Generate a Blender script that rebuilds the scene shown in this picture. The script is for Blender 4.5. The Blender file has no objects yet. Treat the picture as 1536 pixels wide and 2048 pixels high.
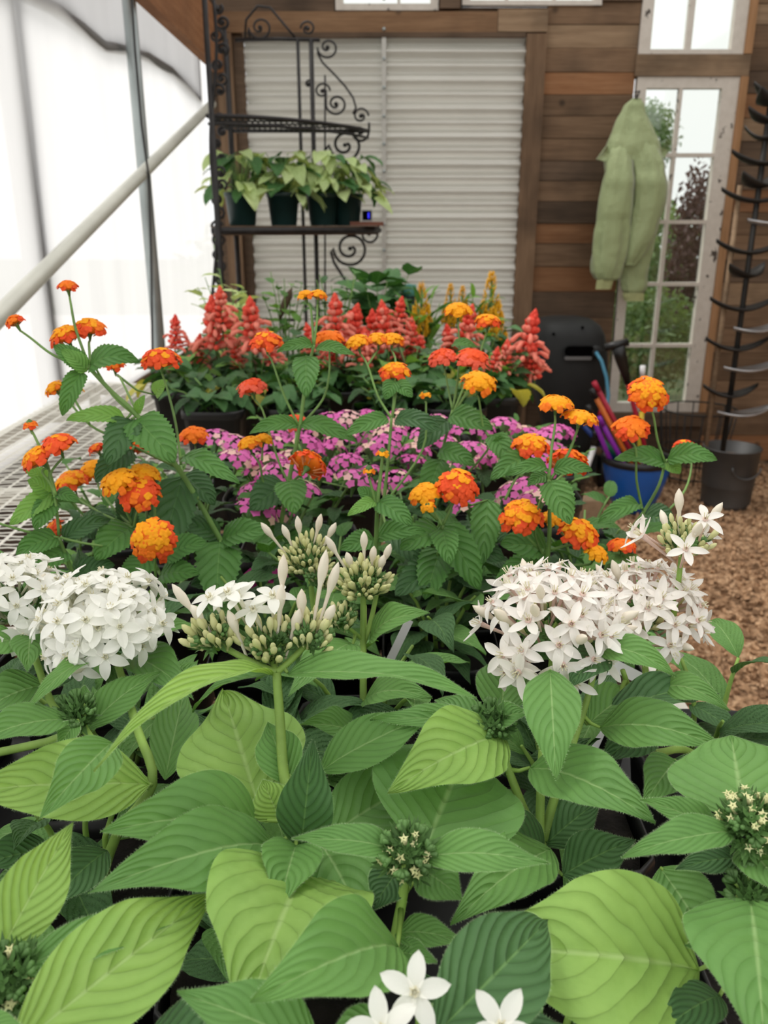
import bpy, math, random
from mathutils import Vector, Matrix, Quaternion, noise
R = math.radians
PI = math.pi
V = Vector
sc = bpy.context.scene
COL = sc.collection

# ------------------------------------------------------------------ camera
F = 1650.0
PITCH = R(19.0)
CAM = V((0.0, 0.0, 1.35))
cd = bpy.data.cameras.new('camera')
cd.sensor_fit = 'VERTICAL'
cd.sensor_height = 36.0
cd.sensor_width = 27.0
cd.lens = F / 2048.0 * 36.0
cd.clip_start = 0.02
cd.clip_end = 200
cd.dof.use_dof = True
cd.dof.focus_distance = 0.47
cd.dof.aperture_fstop = 15.0
cam = bpy.data.objects.new('camera', cd)
cam.location = CAM
cam.rotation_euler = (PI / 2 - PITCH, 0, 0)
COL.objects.link(cam)
sc.camera = cam
FWD = V((0, math.cos(PITCH), -math.sin(PITCH)))
UPV = V((0, math.sin(PITCH), math.cos(PITCH)))

# ------------------------------------------------------------------ sky, sun, exposure
w = bpy.data.worlds.new('sky')
sc.world = w
w.use_nodes = True
nt = w.node_tree
bg = nt.nodes['Background']
tc = nt.nodes.new('ShaderNodeTexCoord')
sx = nt.nodes.new('ShaderNodeSeparateXYZ')
cr = nt.nodes.new('ShaderNodeValToRGB')
cr.color_ramp.elements[0].position = 0.0
cr.color_ramp.elements[0].color = (0.84, 0.85, 0.85, 1)
cr.color_ramp.elements[1].position = 0.9
cr.color_ramp.elements[1].color = (1.0, 0.975, 0.93, 1)
nt.links.new(tc.outputs['Generated'], sx.inputs[0])
nt.links.new(sx.outputs[2], cr.inputs[0])
nt.links.new(cr.outputs[0], bg.inputs[0])
bg.inputs[1].default_value = 1.12
sl = bpy.data.lights.new('sun', 'SUN')
sl.energy = 1.9
sl.angle = R(28)
sl.color = (1.0, 0.97, 0.92)
so = bpy.data.objects.new('sun', sl)
so.rotation_euler = (R(-14), R(-30), 0)
COL.objects.link(so)
sc.view_settings.view_transform = 'Standard'
sc.view_settings.look = 'None'
sc.view_settings.gamma = 1.0
sc.view_settings.use_curve_mapping = False
sc.view_settings.exposure = 0.34
sc.cycles.use_denoising = True
sc.cycles.max_bounces = 8
sc.cycles.diffuse_bounces = 4
sc.cycles.transparent_max_bounces = 12
sc.cycles.sample_clamp_indirect = 6

# ------------------------------------------------------------------ pixel helpers
def ray(px, py):
    return V(((px - 768) / F, 0, 0)) + UPV * ((1024 - py) / F) + FWD
def P(px, py, d):
    return CAM + ray(px, py) * d
def PY(px, py, Y):
    r = ray(px, py)
    return CAM + r * (Y / r.y)
def PX(px, py, X):
    r = ray(px, py)
    return CAM + r * (X / r.x)
def PZ(px, py, z):
    r = ray(px, py)
    return CAM + r * ((z - CAM.z) / r.z)

# ------------------------------------------------------------------ mesh builder
class MB:
    def __init__(s):
        s.v = []; s.f = []; s.m = []; s.uv = []; s.sm = []
    def add(s, vs, fs, mat=0, uv=None, smooth=True):
        n = len(s.v)
        s.v.extend([tuple(p) for p in vs])
        s.uv.extend(uv if uv else [(0.0, 0.0)] * len(vs))
        for f in fs:
            s.f.append(tuple(i + n for i in f)); s.m.append(mat); s.sm.append(smooth)
    def box(s, c, size, M=None, mat=0):
        c = V(c); hx, hy, hz = size[0] / 2, size[1] / 2, size[2] / 2
        vs = [V((x, y, z)) for x in (-hx, hx) for y in (-hy, hy) for z in (-hz, hz)]
        if M is not None: vs = [M @ p for p in vs]
        vs = [p + c for p in vs]
        s.add(vs, [(0, 1, 3, 2), (4, 6, 7, 5), (0, 4, 5, 1), (2, 3, 7, 6), (0, 2, 6, 4), (1, 5, 7, 3)], mat, smooth=False)
    def tube(s, pts, r, sides=6, mat=0, caps=True):
        pts = [V(p) for p in pts]
        if not isinstance(r, (list, tuple)): r = [r] * len(pts)
        n = len(pts); vs = []; fs = []
        t0 = (pts[1] - pts[0]).normalized()
        a = t0.orthogonal().normalized()
        for i in range(n):
            if i == 0: t = t0
            elif i == n - 1: t = (pts[i] - pts[i - 1]).normalized()
            else: t = (pts[i + 1] - pts[i - 1]).normalized()
            a = a - t * a.dot(t)
            a = a.normalized() if a.length > 1e-6 else t.orthogonal().normalized()
            b = t.cross(a)
            for k in range(sides):
                th = 2 * PI * k / sides
                vs.append(pts[i] + (a * math.cos(th) + b * math.sin(th)) * r[i])
        for i in range(n - 1):
            for k in range(sides):
                k2 = (k + 1) % sides
                fs.append((i * sides + k, i * sides + k2, (i + 1) * sides + k2, (i + 1) * sides + k))
        if caps:
            fs.append(tuple(reversed(range(sides)))); fs.append(tuple((n - 1) * sides + k for k in range(sides)))
        s.add(vs, fs, mat)
    def lathe(s, prof, segs=24, M=None, mat=0, sq=0.0):
        vs = []; fs = []
        for (r, z) in prof:
            for k in range(segs):
                th = 2 * PI * k / segs
                m = 1.0
                if sq: m = 1.0 / (abs(math.cos(th)) ** sq + abs(math.sin(th)) ** sq) ** (1.0 / sq)
                p = V((r * m * math.cos(th), r * m * math.sin(th), z))
                vs.append(M @ p if M is not None else p)
        for i in range(len(prof) - 1):
            for k in range(segs):
                k2 = (k + 1) % segs
                fs.append((i * segs + k, i * segs + k2, (i + 1) * segs + k2, (i + 1) * segs + k))
        s.add(vs, fs, mat)
    def mesh(s, name, mats):
        me = bpy.data.meshes.new(name)
        me.from_pydata(s.v, [], s.f)
        me.polygons.foreach_set('material_index', s.m)
        me.polygons.foreach_set('use_smooth', s.sm)
        uvl = me.uv_layers.new(name='UVMap')
        idx = [0] * len(me.loops)
        me.loops.foreach_get('vertex_index', idx)
        flat = []
        for i in idx: flat.extend(s.uv[i])
        uvl.data.foreach_set('uv', flat)
        for m in (mats if isinstance(mats, (list, tuple)) else [mats]): me.materials.append(m)
        me.update()
        return me

WM = {}
def link(name, me, parent=None, M=None):
    o = bpy.data.objects.new(name, me)
    COL.objects.link(o)
    M = M if M is not None else Matrix.Identity(4)
    WM[o.name] = M
    if parent is not None:
        o.parent = parent
        o.matrix_basis = WM[parent.name].inverted() @ M
    else:
        o.matrix_basis = M
    return o
def obj(name, mb, mats, parent=None, M=None):
    return link(name, mb.mesh(name, mats), parent, M)
def empty(name, loc, label, cat, group=None):
    o = link(name, None, None, Matrix.Translation(V(loc)))
    tag(o, label, cat, group)
    return o
def tag(o, label=None, cat=None, group=None, kind=None):
    if label: o['label'] = label
    if cat: o['category'] = cat
    if group: o['group'] = group
    if kind: o['kind'] = kind
    return o
def origin_obj(name, mb, mats, parent, origin):
    """verts are in world space; the object's origin is put at origin"""
    o = V(origin)
    mb.v = [(a - o.x, b - o.y, c - o.z) for (a, b, c) in mb.v]
    return obj(name, mb, mats, parent, Matrix.Translation(o))

# ------------------------------------------------------------------ materials
class NT:
    def __init__(s, name):
        s.m = bpy.data.materials.new(name); s.m.use_nodes = True
        s.t = s.m.node_tree; s.b = s.t.nodes['Principled BSDF']; s.o = s.t.nodes['Material Output']
    def n(s, ty, **kw):
        x = s.t.nodes.new(ty)
        for k, v in kw.items(): setattr(x, k, v)
        return x
    def l(s, a, b): s.t.links.new(a, b)
    def val(s, sock, v):
        if isinstance(v, (int, float)): sock.default_value = v
        elif isinstance(v, tuple): sock.default_value = v if len(v) == 4 or len(sock.default_value) == 3 else (*v, 1)
        else: s.l(v, sock)
    def math(s, op, a, b=0.0, c=0.0, clamp=False):
        x = s.n('ShaderNodeMath', operation=op); x.use_clamp = clamp
        s.val(x.inputs[0], a); s.val(x.inputs[1], b); s.val(x.inputs[2], c)
        return x.outputs[0]
    def mix(s, f, a, b, blend='MIX'):
        x = s.n('ShaderNodeMix', data_type='RGBA', blend_type=blend)
        s.val(x.inputs[0], f); s.val(x.inputs[6], a); s.val(x.inputs[7], b)
        return x.outputs[2]
    def noise(s, vec, scale, detail=3, rough=.5):
        x = s.n('ShaderNodeTexNoise'); x.inputs['Scale'].default_value = scale
        x.inputs['Detail'].default_value = detail; x.inputs['Roughness'].default_value = rough
        if vec is not None: s.l(vec, x.inputs['Vector'])
        return x.outputs['Fac']
    def mapr(s, v, a, b, c=0.0, d=1.0):
        x = s.n('ShaderNodeMapRange'); s.val(x.inputs[0], v)
        for i, q in enumerate((a, b, c, d)): x.inputs[i + 1].default_value = q
        return x.outputs[0]
    def obj_vec(s, scale=(1, 1, 1), rnd=True):
        tc = s.n('ShaderNodeTexCoord')
        mp = s.n('ShaderNodeMapping'); mp.inputs['Scale'].default_value = scale
        s.l(tc.outputs['Object'], mp.inputs[0])
        if rnd:
            oi = s.n('ShaderNodeObjectInfo')
            cx = s.n('ShaderNodeCombineXYZ')
            for i in range(3): s.l(s.math('MULTIPLY', oi.outputs['Random'], 37.0 + 11 * i), cx.inputs[i])
            s.l(cx.outputs[0], mp.inputs[1])
        return mp.outputs[0]
    def bump(s, h, strength=.3, dist=.01):
        x = s.n('ShaderNodeBump'); x.inputs['Strength'].default_value = strength
        x.inputs['Distance'].default_value = dist
        s.l(h, x.inputs['Height']); s.l(x.outputs[0], s.b.inputs['Normal'])
        return x.outputs[0]
    def rnd(s):
        return s.n('ShaderNodeObjectInfo').outputs['Random']

def simple(name, col, rough=.6, metal=0.0, var=.12, scale=8, bump=0.0, spec=.4, bscale=60):
    t = NT(name)
    v = t.obj_vec()
    n = t.noise(v, scale)
    dark = tuple(c * (1 - var) for c in col); light = tuple(min(1, c * (1 + var)) for c in col)
    t.l(t.mix(t.mapr(n, .3, .7), (*dark, 1), (*light, 1)), t.b.inputs['Base Color'])
    t.b.inputs['Roughness'].default_value = rough
    t.b.inputs['Metallic'].default_value = metal
    t.b.inputs['Specular IOR Level'].default_value = spec
    if bump: t.bump(t.noise(v, bscale), bump, .003)
    return t.m

def leaf_mat(name, dark, light, vein, N, K, bump=.5, trans=.28, rough=.5, nscale=14):
    t = NT(name)
    uv = t.n('ShaderNodeUVMap').outputs[0]
    sx = t.n('ShaderNodeSeparateXYZ'); t.l(uv, sx.inputs[0])
    a = t.math('MULTIPLY', t.math('ABSOLUTE', t.math('SUBTRACT', sx.outputs[0], .5)), 2)
    ph = t.math('SUBTRACT', t.math('MULTIPLY', sx.outputs[1], N), t.math('MULTIPLY', t.math('POWER', a, 1.2), K))
    wob = t.noise(t.obj_vec(), 60, 1)
    ph = t.math('ADD', ph, t.math('MULTIPLY', wob, .7))
    s_ = t.math('ABSOLUTE', t.math('SINE', t.math('MULTIPLY', ph, PI)))
    puff = t.math('POWER', s_, .55)
    rib = t.mapr(a, 0.012, 0.05, 1, 0)
    nz = t.noise(t.obj_vec(), nscale, 4, .6)
    fac = t.math('ADD', t.math('MULTIPLY', t.mapr(nz, .3, .7), .6), t.math('MULTIPLY', t.rnd(), .4))
    c = t.mix(fac, (*dark, 1), (*light, 1))
    vm = t.math('MULTIPLY', t.mapr(s_, 0.0, .14, 1, 0), .06)
    c = t.mix(vm, c, (*vein, 1))
    c = t.mix(t.math('MULTIPLY', rib, .75), c, (*vein, 1))
    geo = t.n('ShaderNodeNewGeometry')
    c = t.mix(t.math('MULTIPLY', geo.outputs['Backfacing'], .35), c, (*tuple(min(1, x * 1.25 + .05) for x in light), 1))
    t.l(c, t.b.inputs['Base Color'])
    t.b.inputs['Roughness'].default_value = rough
    t.b.inputs['Specular IOR Level'].default_value = .3
    t.b.inputs['Sheen Weight'].default_value = .03
    h = t.math('ADD', puff, t.math('MULTIPLY', t.noise(t.obj_vec(), 260, 2), .25))
    h = t.math('SUBTRACT', h, t.math('MULTIPLY', rib, -.3))
    nb = t.bump(h, bump, .0016)
    tr = t.n('ShaderNodeBsdfTranslucent')
    t.l(t.mix(.55, c, (*tuple(min(1, x) for x in (light[0] * 1.6, light[1] * 1.5, light[2] * .5)), 1)), tr.inputs[0])
    t.l(nb, tr.inputs['Normal'])
    mx = t.n('ShaderNodeMixShader'); mx.inputs[0].default_value = trans
    t.l(t.b.outputs[0], mx.inputs[1]); t.l(tr.outputs[0], mx.inputs[2]); t.l(mx.outputs[0], t.o.inputs[0])
    return t.m

def petal_mat(name, c1, c2, trans=.25, rough=.6, scale=150):
    t = NT(name)
    fac = t.math('ADD', t.math('MULTIPLY', t.noise(t.obj_vec(), scale), .6), t.math('MULTIPLY', t.rnd(), .4))
    c = t.mix(fac, (*c1, 1), (*c2, 1))
    t.l(c, t.b.inputs['Base Color']); t.b.inputs['Roughness'].default_value = rough
    t.b.inputs['Specular IOR Level'].default_value = .2
    tr = t.n('ShaderNodeBsdfTranslucent'); t.l(c, tr.inputs[0])
    mx = t.n('ShaderNodeMixShader'); mx.inputs[0].default_value = trans
    t.l(t.b.outputs[0], mx.inputs[1]); t.l(tr.outputs[0], mx.inputs[2]); t.l(mx.outputs[0], t.o.inputs[0])
    return t.m

def wood_mat(name, c1, c2, stain=(.03, .022, .016), stain_amt=.5, along='X'):
    t = NT(name)
    st = {'X': (1.2, 14, 14), 'Y': (14, 1.2, 14), 'Z': (14, 14, 1.2)}[along]
    v = t.obj_vec(st)
    g = t.noise(v, 3.0, 6, .65)
    v2 = t.obj_vec((1, 1, 1))
    big = t.noise(v2, 3.2, 3)
    c = t.mix(t.mapr(g, .3, .7), (*c1, 1), (*c2, 1))
    c = t.mix(t.math('MULTIPLY', t.mapr(big, .48, .72), stain_amt), c, (*stain, 1))
    vo = t.n('ShaderNodeTexVoronoi'); vo.inputs['Scale'].default_value = 5.0
    t.l(v2, vo.inputs['Vector'])
    c = t.mix(t.mapr(vo.outputs['Distance'], .05, .13, .8, 0), c, (*stain, 1))
    hs = t.n('ShaderNodeHueSaturation'); t.l(c, hs.inputs['Color'])
    t.l(t.mapr(t.rnd(), 0, 1, .82, 1.2), hs.inputs['Value'])
    t.l(hs.outputs[0], t.b.inputs['Base Color'])
    t.b.inputs['Roughness'].default_value = .8
    t.b.inputs['Specular IOR Level'].default_value = .2
    t.bump(g, .5, .004)
    return t.m

M = {}
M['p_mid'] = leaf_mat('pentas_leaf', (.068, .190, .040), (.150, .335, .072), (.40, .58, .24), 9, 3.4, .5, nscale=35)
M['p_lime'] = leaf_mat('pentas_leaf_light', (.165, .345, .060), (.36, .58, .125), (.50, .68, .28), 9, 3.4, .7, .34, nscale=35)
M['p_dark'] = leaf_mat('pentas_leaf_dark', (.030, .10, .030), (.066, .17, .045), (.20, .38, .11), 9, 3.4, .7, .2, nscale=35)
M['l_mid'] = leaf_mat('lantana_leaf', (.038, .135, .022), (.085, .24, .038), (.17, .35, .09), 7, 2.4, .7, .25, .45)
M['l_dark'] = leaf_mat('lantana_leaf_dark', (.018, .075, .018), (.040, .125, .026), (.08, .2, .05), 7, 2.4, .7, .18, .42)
M['l_lime'] = leaf_mat('lantana_leaf_light', (.13, .32, .05), (.20, .42, .08), (.3, .5, .15), 7, 2.4, .6, .35)
M['s_mid'] = leaf_mat('salvia_leaf', (.024, .095, .022), (.055, .17, .035), (.14, .28, .10), 6, 2.4, .5, .2)
M['s_yel'] = leaf_mat('salvia_leaf_yellow', (.35, .42, .06), (.55, .50, .08), (.5, .5, .15), 6, 2.4, .4, .3)
M['syn'] = leaf_mat('syngonium_leaf', (.22, .38, .10), (.62, .75, .36), (.55, .7, .35), 6, 2.2, .3, .3, .4, 10)
M['tree'] = leaf_mat('garden_leaf', (.05, .105, .035), (.17, .26, .10), (.2, .4, .1), 5, 2, .2, .3)
M['tree2'] = leaf_mat('garden_leaf_yellow', (.17, .27, .06), (.34, .42, .12), (.3, .4, .1), 5, 2, .2, .3)
M['tree3'] = leaf_mat('garden_leaf_purple', (.06, .03, .035), (.11, .06, .06), (.1, .06, .06), 5, 2, .2, .2)
M['stem'] = simple('green_stem', (.22, .36, .07), .6, var=.3, scale=40)
M['stem_l'] = simple('lantana_stem', (.15, .27, .07), .6, var=.3, scale=30)
M['stem_b'] = simple('brown_stem', (.12, .08, .045), .8, var=.3)
M['hair'] = simple('leaf_hair', (.42, .60, .30), .7, var=.1)
M['white'] = petal_mat('white_petal', (.95, .95, .88), (.985, .985, .95), .38)
M['wtube'] = petal_mat('cream_tube', (.80, .80, .62), (.88, .86, .72))
M['blush'] = petal_mat('blush_petal', (.96, .92, .87), (.985, .965, .93), .38)
M['btube'] = petal_mat('pink_tube', (.80, .56, .50), (.88, .70, .62))
M['stamen'] = petal_mat('cream_stamen', (.80, .76, .52), (.85, .80, .60))
M['bud'] = petal_mat('pale_yellow_bud', (.66, .68, .30), (.84, .82, .50))
M['budw'] = petal_mat('pinkish_cream_bud', (.85, .76, .62), (.92, .88, .78))
M['calyx'] = simple('green_calyx', (.09, .19, .05), .6, var=.35, scale=60)
M['or_y'] = petal_mat('lantana_yellow_orange', (.95, .34, .008), (1.0, .48, .015), .2)
M['or_o'] = petal_mat('lantana_orange', (.93, .17, .012), (.98, .27, .018), .2)
M['or_r'] = petal_mat('lantana_red_orange', (.86, .075, .018), (.93, .13, .03), .2)
M['or_c'] = petal_mat('lantana_coral', (.85, .10, .055), (.90, .17, .09), .2)
M['or_t'] = petal_mat('lantana_tube', (.75, .25, .10), (.8, .35, .15), .2)
M['pk'] = petal_mat('pink_petal', (.70, .10, .42), (.86, .24, .58), .25, .6, 60)
M['pk2'] = petal_mat('cream_pink_petal', (.88, .62, .42), (.92, .55, .60), .25, .6, 60)
M['mag'] = petal_mat('magenta_petal', (.35, .02, .16), (.5, .05, .3))
M['sal'] = petal_mat('salvia_red', (.86, .05, .035), (.92, .16, .10), .25, .6, 40)
M['sal2'] = petal_mat('salvia_coral', (.90, .20, .14), (.92, .36, .27), .25, .6, 40)
M['cel'] = petal_mat('celosia_yellow', (.95, .50, .02), (1.0, .66, .05), .25, .7, 80)
M['blackplastic'] = simple('black_plastic', (.006, .006, .0065), .42, var=.2, spec=.5)
M['greenplastic'] = simple('dark_green_plastic', (.008, .03, .028), .4, var=.2)
M['teal'] = simple('teal_plastic', (.07, .25, .21), .4)
M['soil'] = simple('potting_soil', (.009, .0065, .005), .95, var=.6, scale=60, bump=.9, bscale=120)
M['benchwhite'] = simple('white_coated_mesh', (.72, .70, .62), .45, var=.08, scale=4)
M['iron'] = simple('wrought_iron', (.028, .026, .026), .5, metal=.4, var=.3, scale=20)
M['galv'] = simple('galvanised_pipe', (.36, .40, .40), .42, metal=.55, var=.12, scale=10)
M['pipe_w'] = simple('pale_pipe', (.62, .62, .55), .4, metal=.25, var=.08)
M['pipe_d'] = simple('hoop_pipe', (.22, .22, .22), .6, var=.1)
M['cable'] = simple('black_cable', (.03, .03, .03), .6)
M['w_brown'] = wood_mat('weathered_board', (.13, .078, .045), (.22, .140, .085))
M['w_orange'] = wood_mat('reddish_board', (.20, .090, .040), (.30, .155, .078), stain_amt=.3)
M['w_light'] = wood_mat('light_board', (.20, .130, .078), (.31, .215, .135), stain_amt=.6)
M['w_dark'] = wood_mat('dark_board', (.085, .056, .037), (.15, .100, .066))
M['w_post'] = wood_mat('upright_board', (.14, .085, .050), (.22, .140, .085), along='Z')
M['w_beam'] = wood_mat('beam_wood', (.20, .085, .035), (.30, .14, .065), along='Y', stain_amt=.25)
M['w_head'] = wood_mat('header_wood', (.20, .110, .058), (.32, .190, .105), stain_amt=.35)
M['trim'] = wood_mat('new_trim_wood', (.24, .13, .06), (.34, .19, .10), along='Z', stain_amt=.15)
M['redwood'] = simple('reddish_shelf_board', (.17, .06, .035), .6, var=.2)
M['blockc'] = simple('tan_block', (.26, .18, .11), .9, var=.3, scale=12, bump=.5)
M['reel'] = simple('charcoal_reel_plastic', (.022, .023, .023), .6, var=.15, scale=5, bump=.15, spec=.15)
M['slot'] = simple('black_and_slot_shade', (.002, .002, .002), 1.0, spec=0.0)  # black of bolts and screen, also the painted shade of the reel's recess
M['lip'] = simple('grey_lip', (.12, .12, .12), .4)
M['blue'] = simple('blue_glazed_plastic', (.008, .10, .42), .3, var=.1, spec=.5)
M['bluehose'] = simple('blue_hose', (.05, .20, .30), .5)
M['whitepl'] = simple('white_plastic', (.8, .8, .8), .4, var=.03)
M['purple'] = simple('purple_tube', (.24, .02, .38), .35)
M['red'] = simple('red_tube', (.40, .015, .04), .35)
M['orange'] = simple('orange_tube', (.65, .16, .02), .35)
M['green'] = simple('green_tube', (.01, .16, .07), .35)
M['navy'] = simple('navy_tube', (.01, .04, .20), .35)
M['yellow'] = simple('yellow_tube', (.7, .5, .03), .4)
M['metal'] = simple('galvanised_bucket_metal', (.10, .10, .10), .5, metal=.6, var=.25, scale=5)
M['bronze'] = simple('dark_cast_metal', (.030, .028, .026), .5, metal=.5, var=.3)
M['silver'] = simple('shiny_rim_metal', (.40, .40, .41), .3, metal=.8, var=.3)
M['grey'] = simple('grey_plastic', (.45, .45, .45), .5)
M['ground'] = simple('garden_ground', (.07, .10, .04), .95, var=.5, scale=3)

def jacket_mat():
    t = NT('sage_jacket_fabric')
    v = t.obj_vec()
    c = t.mix(t.noise(v, 5), (.26, .32, .145, 1), (.34, .40, .20, 1))
    t.l(c, t.b.inputs['Base Color']); t.b.inputs['Roughness'].default_value = .65
    t.b.inputs['Sheen Weight'].default_value = .3
    t.bump(t.math('ADD', t.noise(v, 16, 4), t.math('MULTIPLY', t.noise(t.obj_vec((3, 3, .8)), 10, 3), .8)), .7, .015)
    return t.m
M['jacket'] = jacket_mat()
M['cuff'] = simple('pale_green_cuff', (.36, .38, .18), .8, var=.1, scale=60)

def film_mat(name, tr_amt, col):
    t = NT(name)
    v = t.obj_vec((1, 2.5, .25))
    n = t.noise(v, 3, 3)
    c = t.mix(t.mapr(n, .35, .65), (*tuple(x * .93 for x in col), 1), (*col, 1))
    tl = t.n('ShaderNodeBsdfTranslucent'); t.l(c, tl.inputs[0])
    df = t.n('ShaderNodeBsdfDiffuse'); t.l(c, df.inputs[0])
    tp = t.n('ShaderNodeBsdfTransparent'); tp.inputs[0].default_value = (1, 1, 1, 1)
    m1 = t.n('ShaderNodeMixShader'); m1.inputs[0].default_value = .12
    t.l(tl.outputs[0], m1.inputs[1]); t.l(df.outputs[0], m1.inputs[2])
    m2 = t.n('ShaderNodeMixShader'); m2.inputs[0].default_value = tr_amt
    t.l(m1.outputs[0], m2.inputs[1]); t.l(tp.outputs[0], m2.inputs[2]); t.l(m2.outputs[0], t.o.inputs[0])
    return t.m
M['film'] = film_mat('greenhouse_film', .10, (.76, .76, .77))
M['film2'] = film_mat('film_curtain', .2, (.52, .52, .53))

def paint_mat():
    t = NT('chipped_white_paint')
    v = t.obj_vec(rnd=False)
    n = t.noise(v, 9, 5, .65)
    n2 = t.noise(t.obj_vec((1, 1, .5), rnd=False), 22, 4, .7)
    chip = t.mapr(t.math('MULTIPLY', n, n2), .335, .36)
    c = t.mix(t.noise(v, 30), (.50, .45, .39, 1), (.66, .61, .55, 1))
    c = t.mix(chip, c, (.06, .045, .035, 1))
    t.l(c, t.b.inputs['Base Color']); t.b.inputs['Roughness'].default_value = .6
    t.bump(chip, -.5, .002)
    return t.m
M['paint'] = paint_mat()

def corr_mat():
    t = NT('corrugated_panel')
    v = t.obj_vec((1, 1, 1))
    n = t.noise(v, 2.2, 4)
    c = t.mix(n, (.52, .50, .455, 1), (.70, .68, .63, 1))
    t.l(c, t.b.inputs['Base Color']); t.b.inputs['Roughness'].default_value = .28
    t.b.inputs['Specular IOR Level'].default_value = .6
    t.b.inputs['Metallic'].default_value = .15
    tl = t.n('ShaderNodeBsdfTranslucent'); t.l(c, tl.inputs[0])
    mx = t.n('ShaderNodeMixShader'); mx.inputs[0].default_value = .3
    t.l(t.b.outputs[0], mx.inputs[1]); t.l(tl.outputs[0], mx.inputs[2]); t.l(mx.outputs[0], t.o.inputs[0])
    return t.m
M['corr'] = corr_mat()

def glass_mat():
    t = NT('old_window_glass')
    tp = t.n('ShaderNodeBsdfTransparent'); tp.inputs[0].default_value = (.93, .95, .93, 1)
    gl = t.n('ShaderNodeBsdfGlossy'); gl.inputs['Roughness'].default_value = .05
    mx = t.n('ShaderNodeMixShader'); mx.inputs[0].default_value = .07
    t.l(tp.outputs[0], mx.inputs[1]); t.l(gl.outputs[0], mx.inputs[2]); t.l(mx.outputs[0], t.o.inputs[0])
    return t.m
M['glass'] = glass_mat()

def mulch_mat(name, per=False):
    t = NT(name)
    tcn = t.n('ShaderNodeTexCoord').outputs['Object']
    vo = t.n('ShaderNodeTexVoronoi'); vo.inputs['Scale'].default_value = 55
    t.l(tcn, vo.inputs['Vector'])
    big = t.noise(tcn, 3, 3)
    cr = t.n('ShaderNodeValToRGB')
    e = cr.color_ramp.elements
    e[0].position = 0; e[0].color = (.12, .068, .038, 1)
    e[1].position = 1; e[1].color = (.62, .43, .27, 1)
    x = e.new(.35); x.color = (.27, .16, .09, 1)
    x = e.new(.7); x.color = (.44, .27, .155, 1)
    sx = t.n('ShaderNodeSeparateColor'); t.l(vo.outputs['Color'], sx.inputs[0])
    f = t.math('ADD', t.math('MULTIPLY', sx.outputs[0], .75), t.math('MULTIPLY', t.mapr(big, .3, .7), .25))
    t.l(f, cr.inputs[0])
    t.l(cr.outputs[0], t.b.inputs['Base Color']); t.b.inputs['Roughness'].default_value = .9
    t.b.inputs['Specular IOR Level'].default_value = .15
    if not per: t.bump(vo.outputs['Distance'], .9, .02)
    return t.m
M['mulch'] = mulch_mat('brown_gravel_mulch')
M['chip'] = mulch_mat('mulch_chip', True)
t_ = NT('blue_display'); t_.b.inputs['Base Color'].default_value = (.01, .01, .05, 1)
t_.b.inputs['Emission Color'].default_value = (.02, .02, .9, 1); t_.b.inputs['Emission Strength'].default_value = 1.0
M['display'] = t_.m

# ================================================================== STRUCTURE
YW = 4.8
XF = -0.93
rng = random.Random(5)
def zw(py): return PY(768, py, YW).z

# floor and ground outside
mb = MB(); mb.add([(XF, -1.5, 0), (3.4, -1.5, 0), (3.4, YW, 0), (XF, YW, 0)], [(0, 1, 2, 3)], smooth=False)
tag(obj('floor', mb, M['mulch']), kind='structure')
mb = MB(); mb.add([(-30, -12, -.03), (30, -12, -.03), (30, 40, -.03), (-30, 40, -.03)], [(0, 1, 2, 3)], smooth=False)
tag(obj('ground', mb, M['ground']), kind='structure')
mb = MB(); mb.add([(-9, -6, -.015), (XF - .02, -6, -.015), (XF - .02, 14, -.015), (-9, 14, -.015)], [(0, 1, 2, 3)], smooth=False)
tag(obj('film_bounce_ground', mb, simple('pale_bounce_ground', (.72, .70, .66), .9, var=.2, scale=30)), kind='structure')  # pale ground added outside to brighten the lower film wall
mb = MB()
for i in range(15000):
    y = .35 + (rng.random() ** 1.3) * 4.4
    x = .16 + rng.random() * (.55 + y * .62)
    s = rng.uniform(.010, .026)
    q = Quaternion((rng.uniform(-1, 1), rng.uniform(-1, 1), rng.uniform(-1, 1), rng.uniform(-1, 1))).normalized().to_matrix()
    c = V((x, y, s * .35))
    sz = V((s, s * rng.uniform(.5, .9), s * rng.uniform(.3, .6)))
    vs = [q @ V((a * sz.x, b * sz.y, e * sz.z)) * .5 * 1.0 + c for a in (-1, 1) for b in (-1, 1) for e in (-1, 1)]
    mb.add(vs, [(0, 1, 3, 2), (4, 6, 7, 5), (0, 4, 5, 1), (2, 3, 7, 6), (0, 2, 6, 4), (1, 5, 7, 3)], smooth=False)
tag(obj('mulch', mb, M['chip']), 'loose brown mulch chips and gravel covering the floor', 'mulch', kind='stuff')

# back wall: a dark backing with openings, boards in front
WX0, WX1 = 1.305, 1.885       # window column
mb = MB()
def bk(x0, x1, z0, z1): mb.box(((x0 + x1) / 2, YW + .045, (z0 + z1) / 2), (x1 - x0, .03, z1 - z0))
ztop = 3.2
zwin1t, zwin1b = zw(155), zw(822)
zwin2b = zw(110)
bk(.70, WX0, 0, zw(22)); bk(WX1, 3.4, 0, ztop); bk(WX0, WX1, 0, zwin1b); bk(WX0, WX1, zwin1t, zwin2b)
bk(XF, -.74, 0, ztop); bk(-.74, .70, zw(75), zw(22)); bk(-.74, .70, 0, .25)
bk(-.74, -.245, zw(22), ztop); bk(.27, .40, zw(22), ztop); bk(1.10, WX0, zw(22), ztop); bk(.40, 1.10, zw(24), zw(12)); bk(-.26, .30, zw(30), zw(20))
wall = tag(obj('wall_back', mb, M['w_dark']), kind='structure')
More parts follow.
